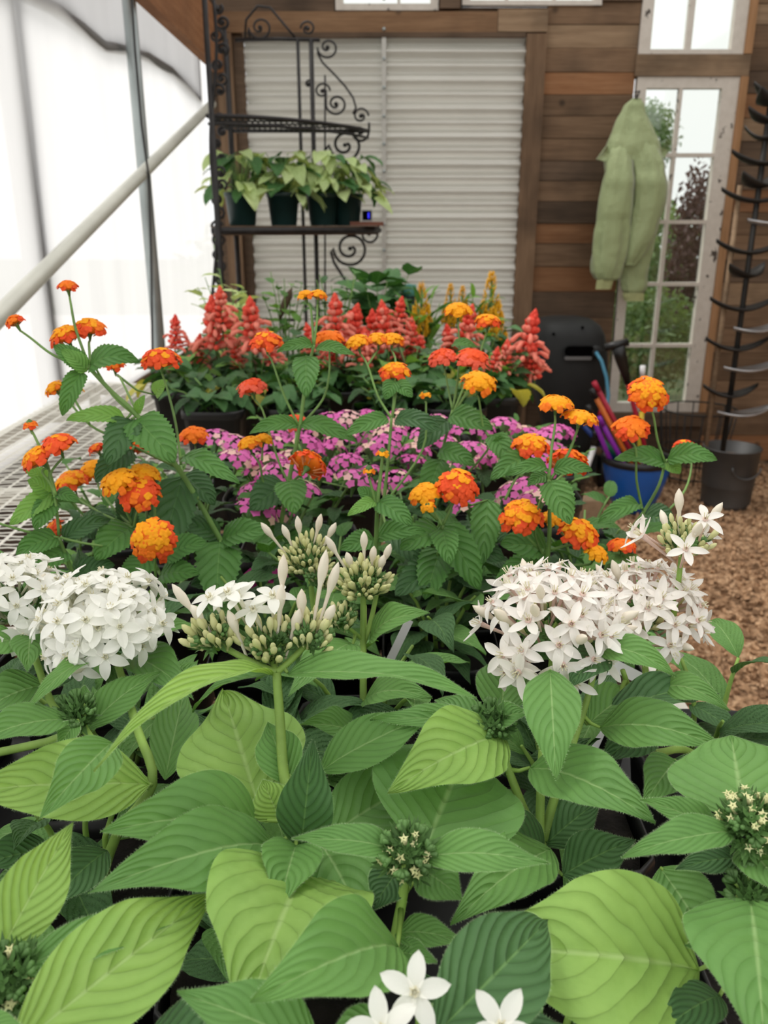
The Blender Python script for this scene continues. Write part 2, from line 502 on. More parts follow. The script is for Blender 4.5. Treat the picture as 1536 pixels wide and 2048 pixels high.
def board(x0, x1, z0, z1, mat, name='plank', y=YW, th=.025, jit=.004, gap=.003):
    b = MB()
    b.box((0, 0, 0), (x1 - x0 - gap, th, z1 - z0 - gap))
    dy = rng.uniform(-jit, jit)
    return obj(name, b, M[mat], wall, Matrix.Translation(V(((x0 + x1) / 2, y + dy, (z0 + z1) / 2))))
rowsA = [-60, -35, 5, 50, 97, 145, 190, 232, 277, 322, 362, 403, 447, 487, 533, 583, 635, 690, 745, 800, 855, 905, 935]
matsA = ['w_brown', 'w_brown', 'w_brown', 'w_light', 'w_brown', 'w_orange', 'w_brown', 'w_brown', 'w_brown', 'w_dark', 'w_brown', 'w_dark', 'w_orange', 'w_brown', 'w_orange', 'w_dark', 'w_brown', 'w_brown', 'w_brown', 'w_dark', 'w_brown', 'w_dark']
for i in range(len(rowsA) - 1):
    z1, z0 = zw(rowsA[i]), max(0.0, zw(rowsA[i + 1]))
    if rowsA[i] < 20 and i < 2: continue
    board(.83, WX0, z0, z1, matsA[i])
rowsB = [-90, -40, 8, 50, 97, 143, 188, 237, 283, 332, 380, 425, 470, 520, 565, 610, 655, 705, 760, 815, 870, 920, 935]
for i in range(len(rowsB) - 1):
    z1, z0 = zw(rowsB[i]), max(0.0, zw(rowsB[i + 1]))
    board(WX1, 2.9, z0, z1, rng.choice(['w_brown', 'w_brown', 'w_dark', 'w_light', 'w_orange']))
for a, b in ((850, 905), (905, 935)):
    board(WX0, WX1, max(0, zw(b)), zw(a), 'w_dark')
board(WX0, WX1, zw(850), zw(822), 'w_dark', 'ledge_board', YW - .02, .05)
board(WX0 - .01, WX1, zwin1t, zwin2b, 'w_light', 'board', YW - .012, .045)
# header beam and posts
board(-.85, .575, zw(70), zw(27), 'w_head', 'header_board', YW - .02, .06)
board(.575, .83, zw(68), zw(22), 'w_light', 'header_board', YW - .02, .055)
board(.725, .83, 0, zw(70), 'w_post', 'post', YW - .02, .06)
board(-.86, -.775, 0, zw(70), 'w_post', 'post', YW - .03, .06)
board(-.775, -.72, 0, zw(70), 'w_dark', 'post', YW - .0, .03)
board(-.86, -.25, zw(25), zw(-10), 'w_dark', 'board', YW - .005, .03)
board(-.86, -.25, zw(-10), zw(-60), 'w_brown', 'board', YW - .005, .03)
board(.28, .385, zw(22), zw(-60), 'w_dark', 'board', YW - .03, .05)
board(1.10, WX0, zw(5), zw(-60), 'w_dark', 'board', YW - .01, .04)
# corrugated sheets
def sheet(x0, x1, z0, z1, y, tilt):
    b = MB(); n = int((z1 - z0) / .0057)
    vs = []; fs = []
    nx = 14
    for i in range(n + 1):
        z = z0 + (z1 - z0) * i / n
        ph = (z - z0) / .1335
        yy = .020 * math.sin(ph * 4 * PI) + .006 * math.sin(ph * 2 * PI)
        if ph % 1.0 < .1: yy -= .012
        for k in range(nx + 1):
            x = x0 + (x1 - x0) * k / nx
            vs.append((x, y + yy + .004 * math.sin(x * 5 + z * 2), z))
    for i in range(n):
        for k in range(nx):
            a = i * (nx + 1) + k
            fs.append((a, a + 1, a + nx + 2, a + nx + 1))
    b.add(vs, fs)
    return obj('corrugated_sheet', b, M['corr'], wall)
sheet(-.72, .015, .22, zw(76), YW - .008, 0)
sheet(-.005, .735, .22, zw(76), YW - .022, 0)
mb = MB(); mb.box((0, YW - .045, (zw(76) + .22) / 2), (.022, .012, zw(76) - .22))
seam = obj('seam_strip', mb, M['corr'], wall)
for i in range(18):
    mb = MB(); z = .3 + i * .1335
    mb.lathe([(.001, 0), (.009, .001), (.008, .007), (.001, .008)], 8, Matrix.Translation(V((0, YW - .051, z))) @ Matrix.Rotation(PI / 2, 4, 'X'))
    obj('screw', mb, M['galv'], seam)
mb = MB(); mb.box((0, YW - .03, zw(74)), (1.44, .05, .022)); obj('dark_strip_rail', mb, M['w_dark'], wall)  # narrow dark strip under the header beam

wr_ = None
mb = MB(); mb.box((3.43, 1.65, 1.6), (.05, 6.3, 3.2)); wr_ = tag(obj('unseen_wall_right', mb, M['w_brown']), kind='structure')  # unseen side wall, added to cut low light from the right
# windows
def window(name, x0, x1, z0, z1, cols, rows, st=.05, rail=.05, mun=.02, str_=None):
    """cols/rows: inner muntin centre positions"""
    str_ = str_ or st
    b = MB(); y = YW - .005; t = .045
    b.box(((x0 + st / 2), y, (z0 + z1) / 2), (st, t, z1 - z0))
    b.box(((x1 - str_ / 2), y, (z0 + z1) / 2), (str_, t, z1 - z0))
    b.box(((x0 + x1) / 2, y, z0 + rail / 2), (x1 - x0 - .002, t * .96, rail))
    b.box(((x0 + x1) / 2, y, z1 - rail / 2), (x1 - x0 - .002, t * .96, rail))
    o = tag(obj(name, b, M['paint']), kind='structure')
    gx = [x0 + st] + list(cols) + [x1 - str_]; gz = [z0 + rail] + sorted(rows) + [z1 - rail]
    for c in cols:
        for k in range(len(gz) - 1):
            m = MB(); zz0, zz1 = gz[k] - (0 if k else 0), gz[k + 1]
            m.box((c, y - .004, (zz0 + zz1) / 2), (mun, .03, zz1 - zz0)); obj('muntin', m, M['paint'], o)
    for r in rows:
        for k in range(len(gx) - 1):
            m = MB(); m.box(((gx[k] + gx[k + 1]) / 2, y - .006, r), (gx[k + 1] - gx[k], .03, mun)); obj('muntin', m, M['paint'], o)
    for i in range(len(gx) - 1):
        for k in range(len(gz) - 1):
            m = MB(); m.box(((gx[i] + gx[i + 1]) / 2, y + .012, (gz[k] + gz[k + 1]) / 2), (gx[i + 1] - gx[i], .003, gz[k + 1] - gz[k]))
            obj('pane', m, M['glass'], o)
    return o
window('window_1', 1.315, 1.845, zwin1b, zwin1t, [1.547], [zw(690), zw(568), zw(444), zw(311)], .05, .055, .02, .085)
window('window_2', 1.306, 1.845, zwin2b, zw(-170), [1.56], [zw(-30)], .06, .022, .03, .065)
window('window_3', -.245, .275, zw(23), zw(-200), [.075], [], .04, .03, .015)
window('window_4', .395, 1.10, zw(13), zw(-200), [.62, .86], [], .04, .022, .015)
mb = MB(); mb.box((1.865, YW - .01, (zwin1b + zwin1t) / 2), (.04, .06, zwin1t - zwin1b)); mb.box((1.865, YW - .01, (zwin2b + zw(-170)) / 2), (.04, .06, zw(-170) - zwin2b))
tag(obj('trim_1', mb, M['trim']), kind='structure')

# left film wall
mb = MB(); vs = []; fs = []
NYF, NZF = 60, 24
for i in range(NYF + 1):
    for k in range(NZF + 1):
        y = -1.5 + (YW + 1.5) * i / NYF; z = 3.2 * k / NZF
        vs.append((XF - .012 + .006 * math.sin(y * 7 + z) + .004 * math.sin(z * 5 + y * 2), y, z))
for i in range(NYF):
    for k in range(NZF):
        a = i * (NZF + 1) + k; fs.append((a, a + 1, a + NZF + 2, a + NZF + 1))
mb.add(vs, fs)
wl = tag(obj('wall_left', mb, M['film']), kind='structure')
mb = MB(); mb.box((XF - .035, 1.65, .40), (.02, 6.3, .80)); kw = tag(obj('baseboard_left', mb, M['w_dark']), kind='structure')
for r_ in range(5):
    for c_ in range(3):
        m_ = MB(); m_.box((0, 0, 0), (.018, 2.09, .157)); obj('plank', m_, M['w_brown'], kw, Matrix.Translation(V((XF - .018, -.45 + 2.1 * c_, .08 + .16 * r_))) @ Matrix.Rotation(PI, 4, 'Z'))
def fp(px, py, X=XF): return PX(px, py, X)
# curtain of doubled film above a hem
hem = [(-90, -60), (10, -35), (60, -5), (110, 18), (160, 55), (205, 92), (240, 97), (290, 112), (340, 142), (378, 182), (396, 200)]
b = MB(); pts = [fp(x, y, XF - .03) for x, y in hem]
vs = []; fs = []
for p in pts: vs += [p, V((p.x, p.y, 3.2))]
for i in range(len(pts) - 1): fs.append((2 * i, 2 * i + 2, 2 * i + 3, 2 * i + 1))
b.add(vs, fs); cu = obj('film_curtain', b, M['film2'], wl)
b = MB(); b.tube(pts + [pts[-1] + V((0, .0, .25))], .020, 6); obj('curtain_hem', b, M['pipe_d'], cu)
# hoop pipe outside, post inside, brace, beam, cable
b = MB(); b.tube([(XF - .052, 2.42, 0), (XF - .052, 2.42, 3.2)], .032, 10); obj('hoop_pipe', b, M['pipe_d'], wl)
b = MB(); b.tube([(XF + .035, 3.32, 0), (XF + .035, 3.32, 3.2)], .024, 12); obj('post_pipe', b, M['galv'], wl)
p0, p1 = fp(-60, 690, XF + .085), fp(420, 212, XF + .085)
b = MB(); b.tube([p0 + (p0 - p1) * .2, p0, p1, p1 + (p1 - p0) * .02], .021, 12); br = obj('brace_pipe', b, M['pipe_w'], wl)
zb = 2.105
b = MB(); b.box((0, 0, 0), (.05, 4.9, .26)); obj('wood_beam', b, M['w_beam'], wl, Matrix.Translation(V((XF + .08, 2.32, zb + .13))))
b = MB(); b.tube([fp(262, -30, XF + .11), fp(270, 100, XF + .11), fp(283, 250, XF + .11), fp(297, 350, XF + .11), fp(302, 500, XF + .11), fp(304, 640, XF + .10), fp(306, 770, XF + .09)], .0045, 6); obj('cable', b, M['cable'], wl)
b = MB(); b.tube([fp(372, 60, XF + .02), fp(430, -40, XF + .02)], .02, 8); obj('upper_brace_pipe', b, M['pipe_w'], wl)

# ================================================================== LEAVES
def prof(kind, t):
    if kind == 'pentas':
        v = (max(0, math.sin(PI * min(1, t ** .85)))) ** 1.0
        return max(.02 if t < .5 else 0, v * (1 - .28 * t) / .85 * (1 - .45 * max(0, (t - .6) / .4) * (1 - t) * 4 * .6))
    if kind == 'strap':
        return max(.03 if t < .5 else 0, (math.sin(PI * t ** .7)) ** .8 * (1 - .35 * t) / .8)
    if kind == 'lantana':
        if t < .06: return .1 + t / .06 * .3
        u = (t - .06) / .94
        return max(0, (u + .06) ** .38 * (1 - u) ** .75 / .62) * .95
    if kind == 'heart':
        if t < .03: return .08
        u = (t - .03) / .97
        return max(0, (u + .03) ** .3 * (1 - u) ** .8 / .66)
    if kind == 'simple':
        return max(0, math.sin(PI * t ** .8))
    return math.sin(PI * t)

def leaf_geom(mb, B, T, W, arch, N0, kind='pentas', fold=.25, wave=.02, rel=.0, nu=30, nv=5, seed=0, hair=0, twist=0.0, curl=0.0):
    B = V(B); T = V(T); ch = T - B; L = ch.length; cd_ = ch.normalized()
    N = N0 - cd_ * N0.dot(cd_)
    N = N.normalized() if N.length > .05 else cd_.orthogonal().normalized()
    C = (B + T) / 2 + N * arch * 2 * L
    r = random.Random(seed); ph0 = r.uniform(0, 6.28); ph1 = r.uniform(0, 6.28)
    NN, KK = (9, 3.4) if kind in ('pentas', 'strap') else (7, 2.4)
    vs = []; uv = []; edges = ([], [])
    for i in range(nu + 1):
        t = i / nu
        p = B * (1 - t) ** 2 + C * 2 * t * (1 - t) + T * t * t
        tg = ((C - B) * (1 - t) + (T - C) * t).normalized()
        n = N - tg * N.dot(tg); n.normalize()
        if twist: n = Quaternion(tg, twist * t) @ n
        s = tg.cross(n)
        wd = prof(kind, t) * W / 2
        for k in range(-nv, nv + 1):
            j = k / nv; a = abs(j)
            ser = 1.0
            if a > .99 and kind in ('lantana', 'heart') and rel > 0:
                ser = 1 + (.085 if i % 2 else -.04)
            q = p + s * (wd * j * math.cos(fold) * ser) + n * (wd * a * math.sin(fold))
            wv = wave * L * (a ** 1.6) * (math.sin(t * 9 + ph0 + (1.3 if j > 0 else 0)) + .5 * math.sin(t * 17 + ph1 * (1 if j > 0 else 2)))
            rr = 0
            if rel:
                phs = t * NN - KK * a ** 1.2 + .35 * noise.noise(q * 40)
                rr = rel * (abs(math.sin(PI * phs)) ** .8) * min(1, (1 - a) * 4 + .15) * min(1, prof(kind, t) * 1.5) - rel * .9 * math.exp(-(a / .1) ** 2)
            rr -= curl * wd * a * a
            if nu > 20: rr += L * .022 * noise.noise(q * (2.2 / L) + V((seed % 97, 0, 0)))
            q = q + n * (wv * min(1, t * 4) + rr)
            vs.append(q); uv.append((.5 + .5 * j, t))
            if k == -nv: edges[0].append((q, -s, tg))
            if k == nv: edges[1].append((q, s, tg))
    m = 2 * nv + 1; fs = []
    for i in range(nu):
        for k in range(m - 1):
            a = i * m + k; fs.append((a, a + m, a + m + 1, a + 1))
    mb.add(vs, fs, 0, uv)
    if hair:
        hv = []; hf = []
        for e in edges:
            for i in range(len(e) - 1):
                q0, s0, t0 = e[i]; q1 = e[i + 1][0]
                for h in range(hair):
                    u = (h + r.random()) / hair
                    c = q0.lerp(q1, u); ln = r.uniform(.0005, .0011)
                    d = (s0 + t0 * r.uniform(.1, .8) + N * r.uniform(-.3, .5)).normalized()
                    i0 = len(hv); w_ = t0 * .00006
                    hv += [c - w_, c + w_, c + d * ln]; hf.append((i0, i0 + 1, i0 + 2))
        mb.add(hv, hf, 1)

LEAVES = {}
def leaf_lib(key, kind, ratio, mats, n=4, arch=.10, fold=.3, nu=12, nv=3, rel=.006, wave=.02, droop=.15):
    for mi, mat in enumerate(mats):
        L = []
        for i in range(n):
            b = MB(); r = random.Random(i * 7 + 3)
            leaf_geom(b, (0, 0, 0), (1, 0, -droop * r.uniform(.4, 1.8)), ratio * r.uniform(.85, 1.12), arch * r.uniform(.5, 1.6), V((0, 0, 1)), kind, fold * r.uniform(.4, 1.4), wave, rel, nu, nv, i + 50 * mi)
            L.append(b.mesh(key, M[mat]))
        LEAVES[(key, mat)] = L
leaf_lib('pentas', 'pentas', .44, ['p_mid', 'p_dark', 'p_lime'], 5, nu=20, nv=4, rel=.012)
leaf_lib('lantana', 'lantana', .66, ['l_mid', 'l_dark', 'l_lime'], 4, nu=14, nv=3, rel=.012)
leaf_lib('smallleaf', 'lantana', .6, ['l_mid', 'l_dark', 'l_lime'], 3, nu=6, nv=2, rel=.0, fold=.2)
leaf_lib('heart', 'heart', .82, ['s_mid', 's_yel', 'l_dark', 'l_lime'], 4, nu=10, nv=3, rel=.006)
leaf_lib('syn', 'heart', .75, ['syn'], 4, nu=10, nv=3, rel=.0, fold=.15)
leaf_lib('blade', 'strap', .2, ['l_mid', 'l_lime'], 3, nu=8, nv=2)

# ================================================================== PLANT CLASS
ZB = 0.90      # bench top
POTH = .10
def pot_mesh(r, h, mat, segs=28, sq=5.0):
    b = MB()
    b.lathe([(0.001, .0), (r * .74, 0), (r * .76, .003), (r * .93, h * .86), (r * .95, h * .86), (r, h * .87), (r, h - .002), (r * .985, h), (r * .955, h), (r * .95, h - .01), (r * .9, h * .8), (r * .72, .006)], segs, None, 0, sq)
    return b.mesh('nursery_pot', M[mat])
def soil_mesh(r, h):
    b = MB(); rr = random.Random(3)
    segs = 16; vs = [(0, 0, h)]; fs = []
    for ring in range(1, 4):
        for k in range(segs):
            th = 2 * PI * k / segs; q = r * ring / 3
            m = 1.0 / (abs(math.cos(th)) ** 5 + abs(math.sin(th)) ** 5) ** .2
            vs.append((q * m * math.cos(th), q * m * math.sin(th), h + rr.uniform(-.003, .003)))
    for k in range(segs): fs.append((0, 1 + k, 1 + (k + 1) % segs))
    for ring in range(2):
        for k in range(segs):
            a = 1 + ring * segs + k; c = 1 + ring * segs + (k + 1) % segs
            fs.append((a, a + segs, c + segs, c))
    b.add(vs, fs)
    return b.mesh('potting_soil', M['soil'])
POT = pot_mesh(.052, POTH, 'blackplastic')
SOIL = soil_mesh(.047, POTH - .012)

class Plant:
    def __init__(s, name, label, cat, x, y, group=None, z=ZB, pot=None, soil=None, pname='nursery_pot', sc_=1.0):
        s.root = empty(name, (x, y, z), label, cat, group)
        s.x, s.y, s.z = x, y, z
        Mx = Matrix.Translation(V((x, y, z))) @ Matrix.Scale(sc_, 4)
        s.pot = link(pname, pot or POT, s.root, Mx)
        link('potting_soil', soil or SOIL, s.pot, Mx)
        s.top = V((x, y, z + (POTH - .012) * sc_))
        s.stems = []       # world polylines
        s.r = random.Random(int(x * 1000) * 31 + int(y * 1000))
        s.conn = []
    def stem(s, pts, r0=.0016, r1=.0022, mat='stem', hair=False, name='stem', root=False):
        """pts world, top to bottom"""
        pts = [V(p) for p in pts]
        if root: pts = pts + [pts[-1].lerp(s.top, .5) + V((0, 0, .006)), s.top + V((s.r.uniform(-.012, .012), s.r.uniform(-.012, .012), -.004))]
        # smooth (catmull)
        out = []
        n = len(pts)
        for i in range(n - 1):
            a = pts[max(0, i - 1)]; b = pts[i]; c = pts[i + 1]; d = pts[min(n - 1, i + 2)]
            for k in range(4):
                t = k / 4
                out.append(.5 * ((2 * b) + (c - a) * t + (2 * a - 5 * b + 4 * c - d) * t * t + (3 * b - a - 3 * c + d) * t ** 3))
        out.append(pts[-1])
        s.stems.extend(out)
        m = MB(); N_ = len(out)
        m.tube(out, [r0 + (r1 - r0) * i / (N_ - 1) for i in range(N_)], 8)
        mats = [M[mat]]
        if hair:
            mats.append(M['hair']); hv = []; hf = []
            for i in range(N_ - 1):
                tg = (out[i + 1] - out[i]).normalized()
                for h in range(hair):
                    p = out[i].lerp(out[i + 1], s.r.random())
                    d = Quaternion(tg, s.r.uniform(0, 6.28)) @ tg.orthogonal().normalized()
                    rr = r0 + (r1 - r0) * i / (N_ - 1); i0 = len(hv)
                    hv += [p + d * rr * .9 - tg * .00006, p + d * rr * .9 + tg * .00006, p + d * (rr + s.r.uniform(.0005, .001))]
                    hf.append((i0, i0 + 1, i0 + 2))
            m.add(hv, hf, 1)
        o = origin_obj(name, m, mats, s.root, out[-1])
        return o
    def leaf(s, B, T, W, arch=.1, face=.3, mat='p_mid', kind='pentas', fold=.25, wave=.018, roll=0, hair=2, nu=44, nv=7, rel=None, px=True, twist=0, curl=0.0, connect=True):
        B = V(B); T = V(T)
        mid = (B + T) / 2; view = (CAM - mid).normalized()
        N0 = (V((0, 0, 1)) * (1 - face) + view * face).normalized()
        cdv = (T - B).normalized()
        if roll: N0 = Quaternion(cdv, R(roll)) @ N0
        L = (T - B).length
        nn = N0 - cdv * N0.dot(cdv)
        nn = nn.normalized() if nn.length > .05 else cdv.orthogonal()
        if px:
            S = cdv.cross(nn); app = (S - view * S.dot(view)).length
            dist = (mid - CAM).dot(FWD)
            W = W * dist / F / max(.5, app)
        b = MB()
        if W > .030 and nu > 30: nu, nv = 72, 10
        if rel is None: rel = .020 * W
        leaf_geom(b, B, T, W, arch, N0, kind, fold, wave, rel, nu, nv, s.r.randint(0, 9999), hair, twist, curl)
        mats = [M[mat]] + ([M['hair']] if hair else [])
        o = origin_obj('leaf', b, mats, s.root, B)
        if connect and s.stems:
            q = min(s.stems, key=lambda p: (p - B).length)
            if (q - B).length > .004: s.conn.append((B, q))
        return o
    def lib(s, key, mat, pos, az, pitch, size, roll=0):
        me = s.r.choice(LEAVES[(key, mat)])
        Mx = Matrix.Translation(pos) @ Matrix.Rotation(az, 4, 'Z') @ Matrix.Rotation(-pitch, 4, 'Y') @ Matrix.Rotation(roll, 4, 'X') @ Matrix.Scale(size, 4)
        return link('leaf', me, s.root, Mx)
    def fill(s, key, mats, n, rad, z0, z1, size, stemmat='stem', nst=4, pitch=(-.3, .5), avoid=None):
        r = s.r; sts = []
        for k in range(nst):
            az = 2 * PI * (k + r.random() * .7) / nst; rr = rad * r.uniform(.3, .8)
            tip = V((s.x + rr * math.cos(az), s.y + rr * math.sin(az), z1 - r.uniform(0, .25) * (z1 - z0)))
            mid = V((s.x + rr * .45 * math.cos(az), s.y + rr * .45 * math.sin(az), (s.top.z + tip.z) / 2))
            b0 = s.top + V((.012 * math.cos(az), .012 * math.sin(az), -.004))
            m = MB(); m.tube([tip, tip.lerp(mid, .5) + V((0, 0, .004)), mid, b0], [.0011, .0015, .0018, .0022], 6)
            o = origin_obj('stem', m, M[stemmat], s.root, b0); s.stems.extend([tip, mid, b0])
            sts.append((b0, mid, tip, az))
        for i in range(n):
            b0, mid, tip, az = sts[i % nst]
            u = ((i // nst) + r.random() * .5) / max(1, n // nst)
            u = min(1, .25 + .75 * u)
            p = b0 * (1 - u) ** 2 + mid * 2 * u * (1 - u) + tip * u * u
            if p.z < s.z + POTH * .98: p.z = s.z + POTH + .005
            a = az + r.choice((-1.57, 0, 1.57, 0.8, -0.8, 3.1)) + r.uniform(-.4, .4)
            sz = r.uniform(*size) * (1.05 - .35 * u)
            s.lib(key, r.choice(mats), p, a, r.uniform(*pitch) + .25 * u, sz, r.uniform(-.35, .35))
    def finish(s, mat='stem'):
        if s.conn:
            for B, q in s.conn:
                m = MB(); mid = (B + q) / 2 - V((0, 0, .12 * (B - q).length))
                m.tube([B, mid, q], [.0008, .0011, .0014], 6)
                origin_obj('leaf_stalk', m, M[mat], s.root, q)

# ================================================================== PENTAS FLOWERS
def petal_floret(white, variant):
    b = MB(); r = random.Random(variant + (10 if white else 0))
    rec = [.10, -.15, .35, -.45][variant % 4]
    pl = .0114 if white else .0120; pw = .0062 if white else .0052
    sp = r.uniform(0, 1)
    for k in range(5):
        th = 2 * PI * (k + sp) / 5 + r.uniform(-.06, .06)
        cx, cy = math.cos(th), math.sin(th); vs = []; fs = []
        l = pl * r.uniform(.92, 1.06)
        NU, NVV = 6, 2
        for i in range(NU + 1):
            t = i / NU
            wd = pw / 2 * (math.sin(PI * (.12 + .88 * t)) ** .7 if t < 1 else 0) * (1.0)
            rad = .0012 + l * t
            z = rec * l * t * t * -1 + .0010 * math.sin(t * PI)
            for j in (-1, -.5, 0, .5, 1):
                zz = z + .0011 * (j * j) * (1 - t * .5) 
                x = rad * cx - wd * j * cy; y = rad * cy + wd * j * cx
                vs.append((x, y, zz))
        for i in range(NU):
            for j in range(4):
                a = i * 5 + j; fs.append((a, a + 5, a + 6, a + 1))
        b.add(vs, fs, 0)
    b.lathe([(.0014, -.0008), (.0017, .0012), (.0010, .0016)], 8, None, 1)
    b.tube([(0, 0, .0006), (0, 0, -.004), (0, 0, -.012), (0, 0, -.024)], [.0017, .0012, .0009, .0007], 7, 1)
    for k in range(5):
        th = 2 * PI * k / 5 + .5
        h = .0035 if white else .0055
        b.tube([(.0007 * math.cos(th), .0007 * math.sin(th), 0), (.0016 * math.cos(th), .0016 * math.sin(th), h)], [.0002, .0003], 4, 2)
    return b.mesh('floret', [M['white' if white else 'blush'], M['wtube' if white else 'btube'], M['stamen']])
def closed_floret(white):
    b = MB()
    b.lathe([(.0006, -.022), (.0009, -.010), (.0012, -.003), (.0024, .001), (.0027, .0035), (.0021, .007), (.0008, .0095), (.0001, .0105)], 8, None, 0)
    return b.mesh('closed_floret', [M['budw']])
def small_bud(sz, mat='bud'):
    b = MB()
    b.lathe([(.0006, -.007), (.0009, -.002), (.0017, .001), (.0020, .0035), (.0013, .0062), (.0001, .0075)], 7, Matrix.Scale(sz, 4), 0)
    for k in range(4):
        th = PI / 2 * k
        p = V((math.cos(th), math.sin(th), 0))
        s = V((-p.y, p.x, 0))
        q = [p * .0010 + V((0, 0, -.004)) - s * .0007, p * .0010 + V((0, 0, -.004)) + s * .0007, p * .0034 + V((0, 0, .0012))]
        b.add([v * sz for v in q], [(0, 1, 2)], 1)
    return b.mesh('bud', [M[mat], M['calyx']])
FL = {True: [petal_floret(True, i) for i in range(4)], False: [petal_floret(False, i) for i in range(4)]}
CLOSED = closed_floret(True)
BUDS = [small_bud(.72), small_bud(.95)]
def star_bud():
    b = MB()
    b.lathe([(.0008, -.006), (.0013, -.001), (.0014, .0015), (.0003, .0022)], 7, None, 0)
    for k in range(5):
        th = 2 * PI * k / 5
        p = V((math.cos(th), math.sin(th), 0)); s = V((-p.y, p.x, 0))
        b.add([p * .0004 + V((0, 0, .0021)) - s * .0006, p * .0004 + V((0, 0, .0021)) + s * .0006, p * .0022 + V((0, 0, .0024))], [(0, 1, 2)], 0)
        b.add([p * .0012 + V((0, 0, -.003)) - s * .0009, p * .0012 + V((0, 0, -.003)) + s * .0009, p * .0042 + V((0, 0, .0008))], [(0, 1, 2)], 1)
    return b.mesh('bud', [M['bud'], M['calyx']])
STAR = star_bud()
def sepals():
    b = MB()
    for k in range(5):
        th = 2 * PI * k / 5
        p = V((math.cos(th), math.sin(th), 0)); s = V((-p.y, p.x, 0))
        b.add([p * .0008 - s * .001, p * .0008 + s * .001, p * .003 + s * .0009 + V((0, 0, .002)), p * .003 - s * .0009 + V((0, 0, .002)), p * .0045 + V((0, 0, .0055))], [(0, 1, 2, 3), (3, 2, 4)], 0)
    b.lathe([(.0003, -.006), (.0012, -.002), (.0014, .0002), (.0003, .001)], 6, None, 0)
    return b.mesh('green_bud', [M['calyx']])
GREENBUD = sepals()

def head(pl, apex, axis, Rh, Rv, spec, seed=0, maxang=1.5, under=.3, white=True, sprd=1.0, name='flower_cluster'):
    """spec: list of (kind, count, radius factor range). Florets' mouths lie on an ellipsoid dome round apex."""
    r = random.Random(seed); apex = V(apex); axis = V(axis).normalized()
    Q = axis.to_track_quat('Z', 'Y')
    b = MB()
    # peduncles and bracts
    nb = 7
    for k in range(nb):
        th = 2 * PI * k / nb
        d = V((math.cos(th) * .8, math.sin(th) * .8, .6))
        b.tube([(0, 0, -.004), d * .004, d * .011], [.0016, .0012, .0010], 6)
        for g in range(6):
            dd = (d + V((r.uniform(-.6, .6), r.uniform(-.6, .6), r.uniform(-.2, .5)))).normalized()
            b.tube([d * .009, d * .009 + dd * .006], [.0009, .0011], 5, 1)
    for k in range(6):
        th = 2 * PI * k / 6 + .3
        p = V((math.cos(th), math.sin(th), .1)); s_ = V((-p.y, p.x, 0))
        b.add([p * .002 - s_ * .0015, p * .002 + s_ * .0015, p * .008 + s_ * .0015 + V((0, 0, -.001)), p * .008 - s_ * .0015 + V((0, 0, -.001)), p * .013 + V((0, 0, -.003))], [(0, 1, 2, 3), (3, 2, 4)], 1)
    HM = Matrix.Translation(apex) @ Q.to_matrix().to_4x4()
    ho = obj(name, b, [M['stem'], M['calyx']], pl.root, HM)
    tot = sum(c for _, c, _ in spec); lst = []
    for kind, c, rf in spec: lst += [(kind, rf)] * c
    r.shuffle(lst)
    for i, (kind, rf) in enumerate(lst):
        u = (i + .5) / tot
        ca = 1 - u * (1 - math.cos(maxang))
        th = i * 2.39996 + r.uniform(-.35, .35)
        ang = math.acos(ca) + r.uniform(-.08, .08)
        d = V((math.sin(ang) * math.cos(th), math.sin(ang) * math.sin(th), math.cos(ang)))
        f = r.uniform(*rf)
        pos = V((d.x * Rh * f, d.y * Rh * f, d.z * Rv * f))
        dir_ = (pos - V((0, 0, -.012))).normalized()
        q = dir_.to_track_quat('Z', 'Y') @ Quaternion((0, 0, 1), r.uniform(0, 6.28))
        if kind == 'open':
            q = (Quaternion(V((r.uniform(-1, 1), r.uniform(-1, 1), 0)).normalized(), r.uniform(0, .35))) @ q
        me = {'open': lambda: r.choice(FL[white]), 'closed': lambda: CLOSED, 'bud': lambda: r.choice(BUDS), 'star': lambda: STAR, 'green': lambda: GREENBUD}[kind]()
        nm = {'open': 'floret', 'closed': 'closed_floret', 'bud': 'bud', 'star': 'bud', 'green': 'green_bud'}[kind]
        s_ = r.uniform(.88, 1.1)
        link(nm, me, ho, HM @ (Matrix.Translation(pos) @ q.to_matrix().to_4x4() @ Matrix.Scale(s_, 4)))
    return ho

def put(pl, kind, mx_, my_, bx_, by_, d, tilt=0.0, white=True):
    """one long-tubed floret with its mouth at a point, tube running back to its foot"""
    m_, b_ = P(mx_, my_, d - .004), P(bx_, by_, d + .004)
    dr = (m_ - b_).normalized(); L_ = (m_ - b_).length
    q = dr.to_track_quat('Z', 'Y') @ Quaternion((0, 0, 1), pl.r.uniform(0, 6))
    if tilt: q = Quaternion((1, 0, 0), tilt) @ q
    me = CLOSED if kind == 'closed' else pl.r.choice(FL[white][:3])
    link('floret' if kind == 'open' else 'closed_floret', me, pl.root, Matrix.Translation(m_) @ q.to_matrix().to_4x4() @ Matrix.Diagonal((1, 1, max(.8, min(1.5, L_ / .023)) if kind == 'closed' else 1, 1)))

